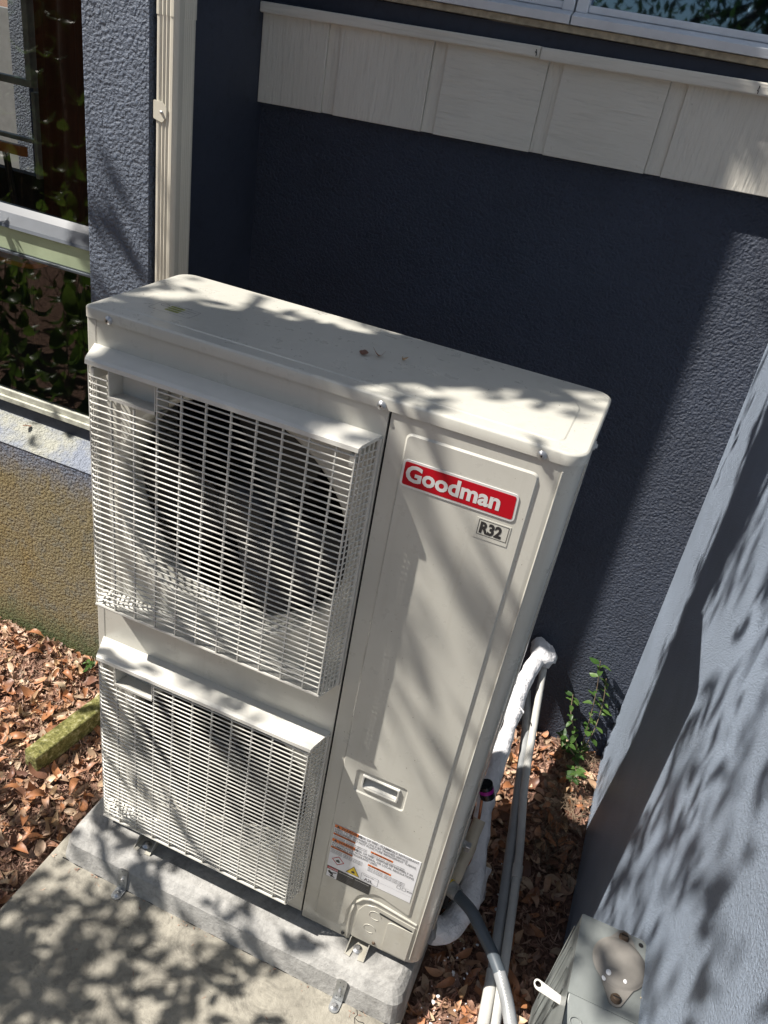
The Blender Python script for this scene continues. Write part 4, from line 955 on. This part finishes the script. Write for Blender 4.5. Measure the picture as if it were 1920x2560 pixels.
# ------------------------------------------------------------------ trees outside the frame (shade and reflections)
SAMP = [(0.25,-0.14,0.8),(0.24,0.0,0.65),(0.27,0.1,0.75),(0.34,-0.06,0.85),(0.38,-0.14,0.95),(0.44,0.05,0.8),(0.36,0.21,0.5),(0.38,0.31,0.4),(0.4,0.4,0.2),(0.28,0.25,0.5),(0.25,-0.2,0.5),(0.17,-0.14,0.35),(0.12,-0.07,0.7),(0.35,0.07,0.6),(-0.55,-0.37,0.05),(-0.17,-0.32,0.3),(-0.27,-0.24,0.1),(-0.34,-0.37,0.15),(-0.05,-0.23,0.4),(-0.44,-0.28,0.1),(0.03,-0.26,0.6),(-0.67,-0.34,0),(0.08,-0.02,0.7),(0.16,0.08,0.3),(0.24,0.21,0.5),(0.29,0.34,0.3),(0.34,0.46,0.5),(0.39,0.57,0.4),(0.13,0.03,0.5),(-0.81,-0.07,0),(-0.83,-0.41,0),(-0.87,-0.34,0),(-0.76,0.02,0.15),(-0.7,1.04,0.4),(-0.7,0.92,0.15),(-0.69,0.81,0.6),(-0.7,0.68,0.6),(-0.72,0.82,0.25),(-0.68,1.01,0.2),(-0.68,1.06,0.3),(-0.64,1.03,0),(-0.64,0.91,0),(-0.64,1.18,0),(-0.06,0.95,0.9),(-0.15,1.03,0.55),(-0.15,1.08,0.5),(-0.24,1.01,0.3),(-0.02,1.1,1),(-0.17,1.15,0.3),(-0.1,1.23,0.4),(0.07,1.18,1),(0.15,1.25,0.95),(0.19,1.28,0.5),(0.07,1.34,0.9),(0.23,1.4,0.7),(0.24,1.46,0.5),(0.08,1.38,0.3),(0.17,1.5,0.95),(0.04,1.45,0.9),(0.32,1.49,0.4),(0.25,1.53,0.1),(0.29,1.55,0),(0.18,1.6,0),(0.09,1.58,0.9),(0.06,1.64,0.9),(-0.06,1.31,0.3),(0.04,0.96,0.6),(0.11,1.12,0.7),(0.15,1.18,0.6),(0.2,1.27,0.5),(0.28,1.4,0.5),(0.25,1.34,0.6),(0.3,1.47,0.6),(0.33,1.52,0.3),(0.28,1.28,0.3),(0.32,1.18,0.4),(0.32,1.0,0.15),(0.29,0.85,0.1),(0.31,1.43,0.6),(0.31,1.32,0.6),(0.33,1.43,0.2),(0.3,1.28,0.4),(0.29,1.19,0.35),(0.33,1.23,0.5),(0.3,1.01,0.3),(0.28,0.76,0.1),(0.3,0.78,0.1),(0.25,0.51,0.3),(0.33,0.8,0.2),(0.18,1.02,0.6),(0.15,0.87,0.6),(0.11,0.7,0.4),(0.19,0.84,0.15),(0.24,0.99,0.5),(0.22,1.05,0.4),(0.11,0.83,0.5),(0.09,0.87,0.4),(0.14,1.01,0.7),(0.18,1.08,0.3),(0.21,1.14,0.5),(0.26,1.24,0.4),(0.13,0.61,0.1),(0.15,0.5,0.15),(0.22,0.61,0.7),(0.19,0.59,0.5),(0.11,0.41,0.5),(0.09,0.2,0.3),(0.16,0.36,0.05),(0.25,0.54,0.4),(0.21,0.4,0),(0.26,0.77,0.2),(0.13,0.56,0.4),(0.17,0.65,0.3),(0.22,0.73,0.1),(0.25,0.81,0),(0.1,0.52,0.2),(0.16,1.77,0.1),(0.32,1.65,0),(0.56,1.64,0.1),(0.66,1.61,0.3),(0.58,1.52,0.5),(0.69,1.43,0.5),(0.75,1.53,0.4),(0.94,1.52,0.3),(0.91,1.44,0.3),(0.46,1.71,0.55),(0.57,1.58,0.15),(0.46,1.61,0.1),(1.01,1.5,0.3),(0.36,1.75,0.2),(-0.76,2.11,0.1),(0.63,1.34,0.5),(0.66,1.3,0.2),(0.7,1.31,0.3)]
E1 = SUN.cross(Vector((0, 0, 1))).normalized(); E2 = E1.cross(SUN)
SAMP += [(-.5, 2.3, .8), (-.56, 2.27, .8), (-.62, 2.27, .8), (-.6, 2.4, .8), (-.5, 2.4, .8), (.63, 1.34, .85), (.66, 1.30, .7), (.70, 1.31, .8), (.60, 1.30, .6)] + [(-.61 - .05 * (i % 3), 1.2 + .1 * i, 0) for i in range(11)] + [(-.30 - .09 * (i % 3), 1.15 + .1 * i, 0) for i in range(7)] + [(-.42, 1.9, .1), (-.5, 2.1, .1)]
def dens(a, b):
    w = 0; s_ = 0
    for x, y, c in SAMP:
        q = math.exp(-((a - x) ** 2 + (b - y) ** 2) / (2 * .07 ** 2)); w += q; s_ += q * c
    if w < .02: return None
    return s_ / w
tree = thing('oak_tree', (-4.0, -3.5, -.15), 'broadleaf tree overhanging the patio, whose branches shade the unit', 'tree')
def at(a, b, t0): # point in sun space at height z
    base = E1 * a + E2 * b; t = (base.z - t0) / -SUN.z * -1
    return base - SUN * ((t0 - base.z) / -SUN.z)
limb = smooth([(-4.0, -3.5, -.3), (-4.1, -3.6, 2.5), (-3.9, -3.2, 6.0), (-3.3, -2.5, 8.6), (-2.4, -1.3, 8.6), (-1.7, -.72, 7.2), at(-.03, 2.05, 5.4), at(-.05, 1.65, 4.6), at(.03, 1.35, 4.1), at(.045, 1.08, 3.7), at(.05, .93, 3.5)], 6)
rr = [.24, .22, .19, .16, .15, .15, .15, .108, .125, .145, .09]
rad = [rr[min(10, i // 6)] + (rr[min(10, i // 6 + 1)] - rr[min(10, i // 6)]) * (i % 6) / 6 for i in range(len(limb))]
MB().tube(limb, rad, 12, wob=.15).build('trunk', M['bark'], tree)
oak = [leaf_mesh('oak_leaf', .075, .030, .12, .3, 3, seed=41), leaf_mesh('oak_leaf', .06, .026, -.15, .2, 3, seed=42), leaf_mesh('oak_leaf', .05, .026, .1, .2, 3, seed=43)]
xf = []; tw = MB(); rnd = random.Random(5); A_LEAF = .0013
ncl = 0
for _ in range(40000):
    a = rnd.uniform(-.95, 1.15); b = rnd.uniform(-.6, 2.45)
    c = dens(a, b)
    if c is None: c = .25 if b < 1.1 else .0
    if -.10 < a < .19 and .93 < b < 1.28: c = 0.93
    if b > 1.42 and b < 1.6 and -.08 < a < .1: c = .9
    if c > .12: c = min(.97, c * 1.12)
    if -.20 < a < .12 and 1.72 < b < 2.1: c = .96
    # expected leaves per area for this coverage
    lam = -math.log(1 - c) / A_LEAF * 1.3
    # uniform proposals of clusters (5 leaves each) : area 5.88, 20000 proposals
    if rnd.random() > lam * 6.4 / 40000 / 6: continue
    z = rnd.uniform(2.9, 4.8) if b > .5 else rnd.uniform(1.5, 2.5)
    p = at(a, b, z); dr = Vector((rnd.gauss(0, 1), rnd.gauss(0, 1), rnd.gauss(-.2, .5))).normalized(); Lt = rnd.uniform(.05, .11)
    tw.tube([p - dr * Lt, p + dr * Lt], .0016, 4, cap=False)
    for k in range(6):
        q = p + dr * Lt * (k / 2.5 - 1); az = rnd.uniform(0, 6.28)
        xf.append((rnd.randrange(3), Matrix.Translation(q) @ Matrix.Rotation(az, 4, 'Z') @ Matrix.Rotation(rnd.gauss(.3, .5), 4, 'Y') @ Matrix.Rotation(rnd.gauss(0, .5), 4, 'X') @ Matrix.Translation((.03, 0, 0)) @ Matrix.Scale(rnd.uniform(.8, 1.2), 4)))
    ncl += 1
instance_soup('crown', oak, xf, M['green_leaf'], parent=tree)
tw.build('twigs', M['bark'], tree)
print('leaf clusters', ncl)
# trees reflected in the upper window
def far_tree(base, h, lean, crown_c, crown_r, nleaf, label, seed, mat='green_leaf'):
    t = thing('tree', base, label, 'tree'); r_ = random.Random(seed)
    B = Vector(base); T_ = B + Vector((lean, 0, h)); MB().tube(smooth([B, B + Vector((lean * .3, 0, h * .4)), T_], 5), [.22 - .012 * i for i in range(11)], 10).build('trunk', M['bark'], t)
    big = [leaf_mesh('l', .16, .07, .1, .2, 2, seed=51)]; xs = []; lm = MB()
    for k in range(14):
        u = Vector((r_.gauss(0, 1), r_.gauss(0, .6), r_.gauss(0, .8))); cc = Vector(crown_c) + Vector((u.x * crown_r[0] * .5, u.y * crown_r[1] * .5, u.z * crown_r[2] * .5)); lm.tube([B.lerp(T_, .6), cc], .03, 5)
        for j in range(nleaf // 14):
            q = cc + Vector((r_.gauss(0, .4), r_.gauss(0, .4), r_.gauss(0, .32)))
            xs.append((0, Matrix.Translation(q) @ Matrix.Rotation(r_.uniform(0, 6.28), 4, 'Z') @ Matrix.Rotation(r_.gauss(0, .8), 4, 'Y')))
    lm.build('branch', M['bark'], t); instance_soup('crown', big, xs, M[mat], parent=t)
far_tree((1.6, -8.5, -.3), 5.5, -.9, (.1, -8.4, 3.0), (1.6, 1.2, 1.2), 1600, 'leaning dark tree across the yard, reflected in the upper window', 61)
far_tree((-2.6, -9.5, -.3), 5.0, .3, (-2.2, -9.3, 3.0), (2.2, 1.4, 1.6), 2200, 'bushy tree across the yard, reflected left of the leaning one', 62)
# shrub reflected in the wing window
sh_ = thing('shrub', (-1.9, -.7, -.15), 'large-leaved green shrub beyond the left edge, reflected in the lower window', 'shrub')
bl_ = [leaf_mesh('l', .17, .075, .25, .3, 5, seed=71), leaf_mesh('l', .13, .06, .4, .4, 5, seed=72)]; xs = []; st_ = MB()
for k in range(95):
    B = Vector((random.uniform(-3.4, -1.35), random.uniform(-3.2, -.1), -.15)); T_ = B + Vector((random.gauss(0, .15), random.gauss(0, .15), random.choice([random.uniform(.4, .9), random.uniform(.5, .9), random.uniform(.8, 2.4)]))); st_.tube(smooth([B, B.lerp(T_, .5) + Vector((random.gauss(0, .12), random.gauss(0, .12), 0)), T_], 4), .003, 5)
    for j in range(9):
        q = B.lerp(T_, .08 + .92 * j / 8); xs.append((random.randrange(2), Matrix.Translation(q) @ Matrix.Rotation(random.uniform(0, 6.28), 4, 'Z') @ Matrix.Rotation(random.uniform(.1, .9), 4, 'Y') @ Matrix.Translation((.09, 0, 0))))
st_.build('stems', M['twig'], sh_); instance_soup('foliage', bl_, xs, M['shrub_leaf'], parent=sh_)
# unseen foliage screen, added so windows do not mirror bare sky low down
hd_ = thing('foliage_screen', (-6, -4, -.3), 'tall dark foliage screen added out of view to keep low sky out of reflections', 'foliage_screen'); xs = []
for k in range(2600): xs.append((0, Matrix.Translation((random.uniform(-8, -3.2), random.uniform(-5.4, -4.6), random.uniform(-.2, 3.4))) @ Matrix.Rotation(random.uniform(0, 6.28), 4, 'Z') @ Matrix.Rotation(random.gauss(0, .8), 4, 'Y') @ Matrix.Scale(1.6, 4)))
instance_soup('foliage', bl_, xs, M['green_leaf'], parent=hd_); MB().box(-8, -3.2, -5.3, -4.9, -.3, 3.0).build('stems', M['bark'], hd_)
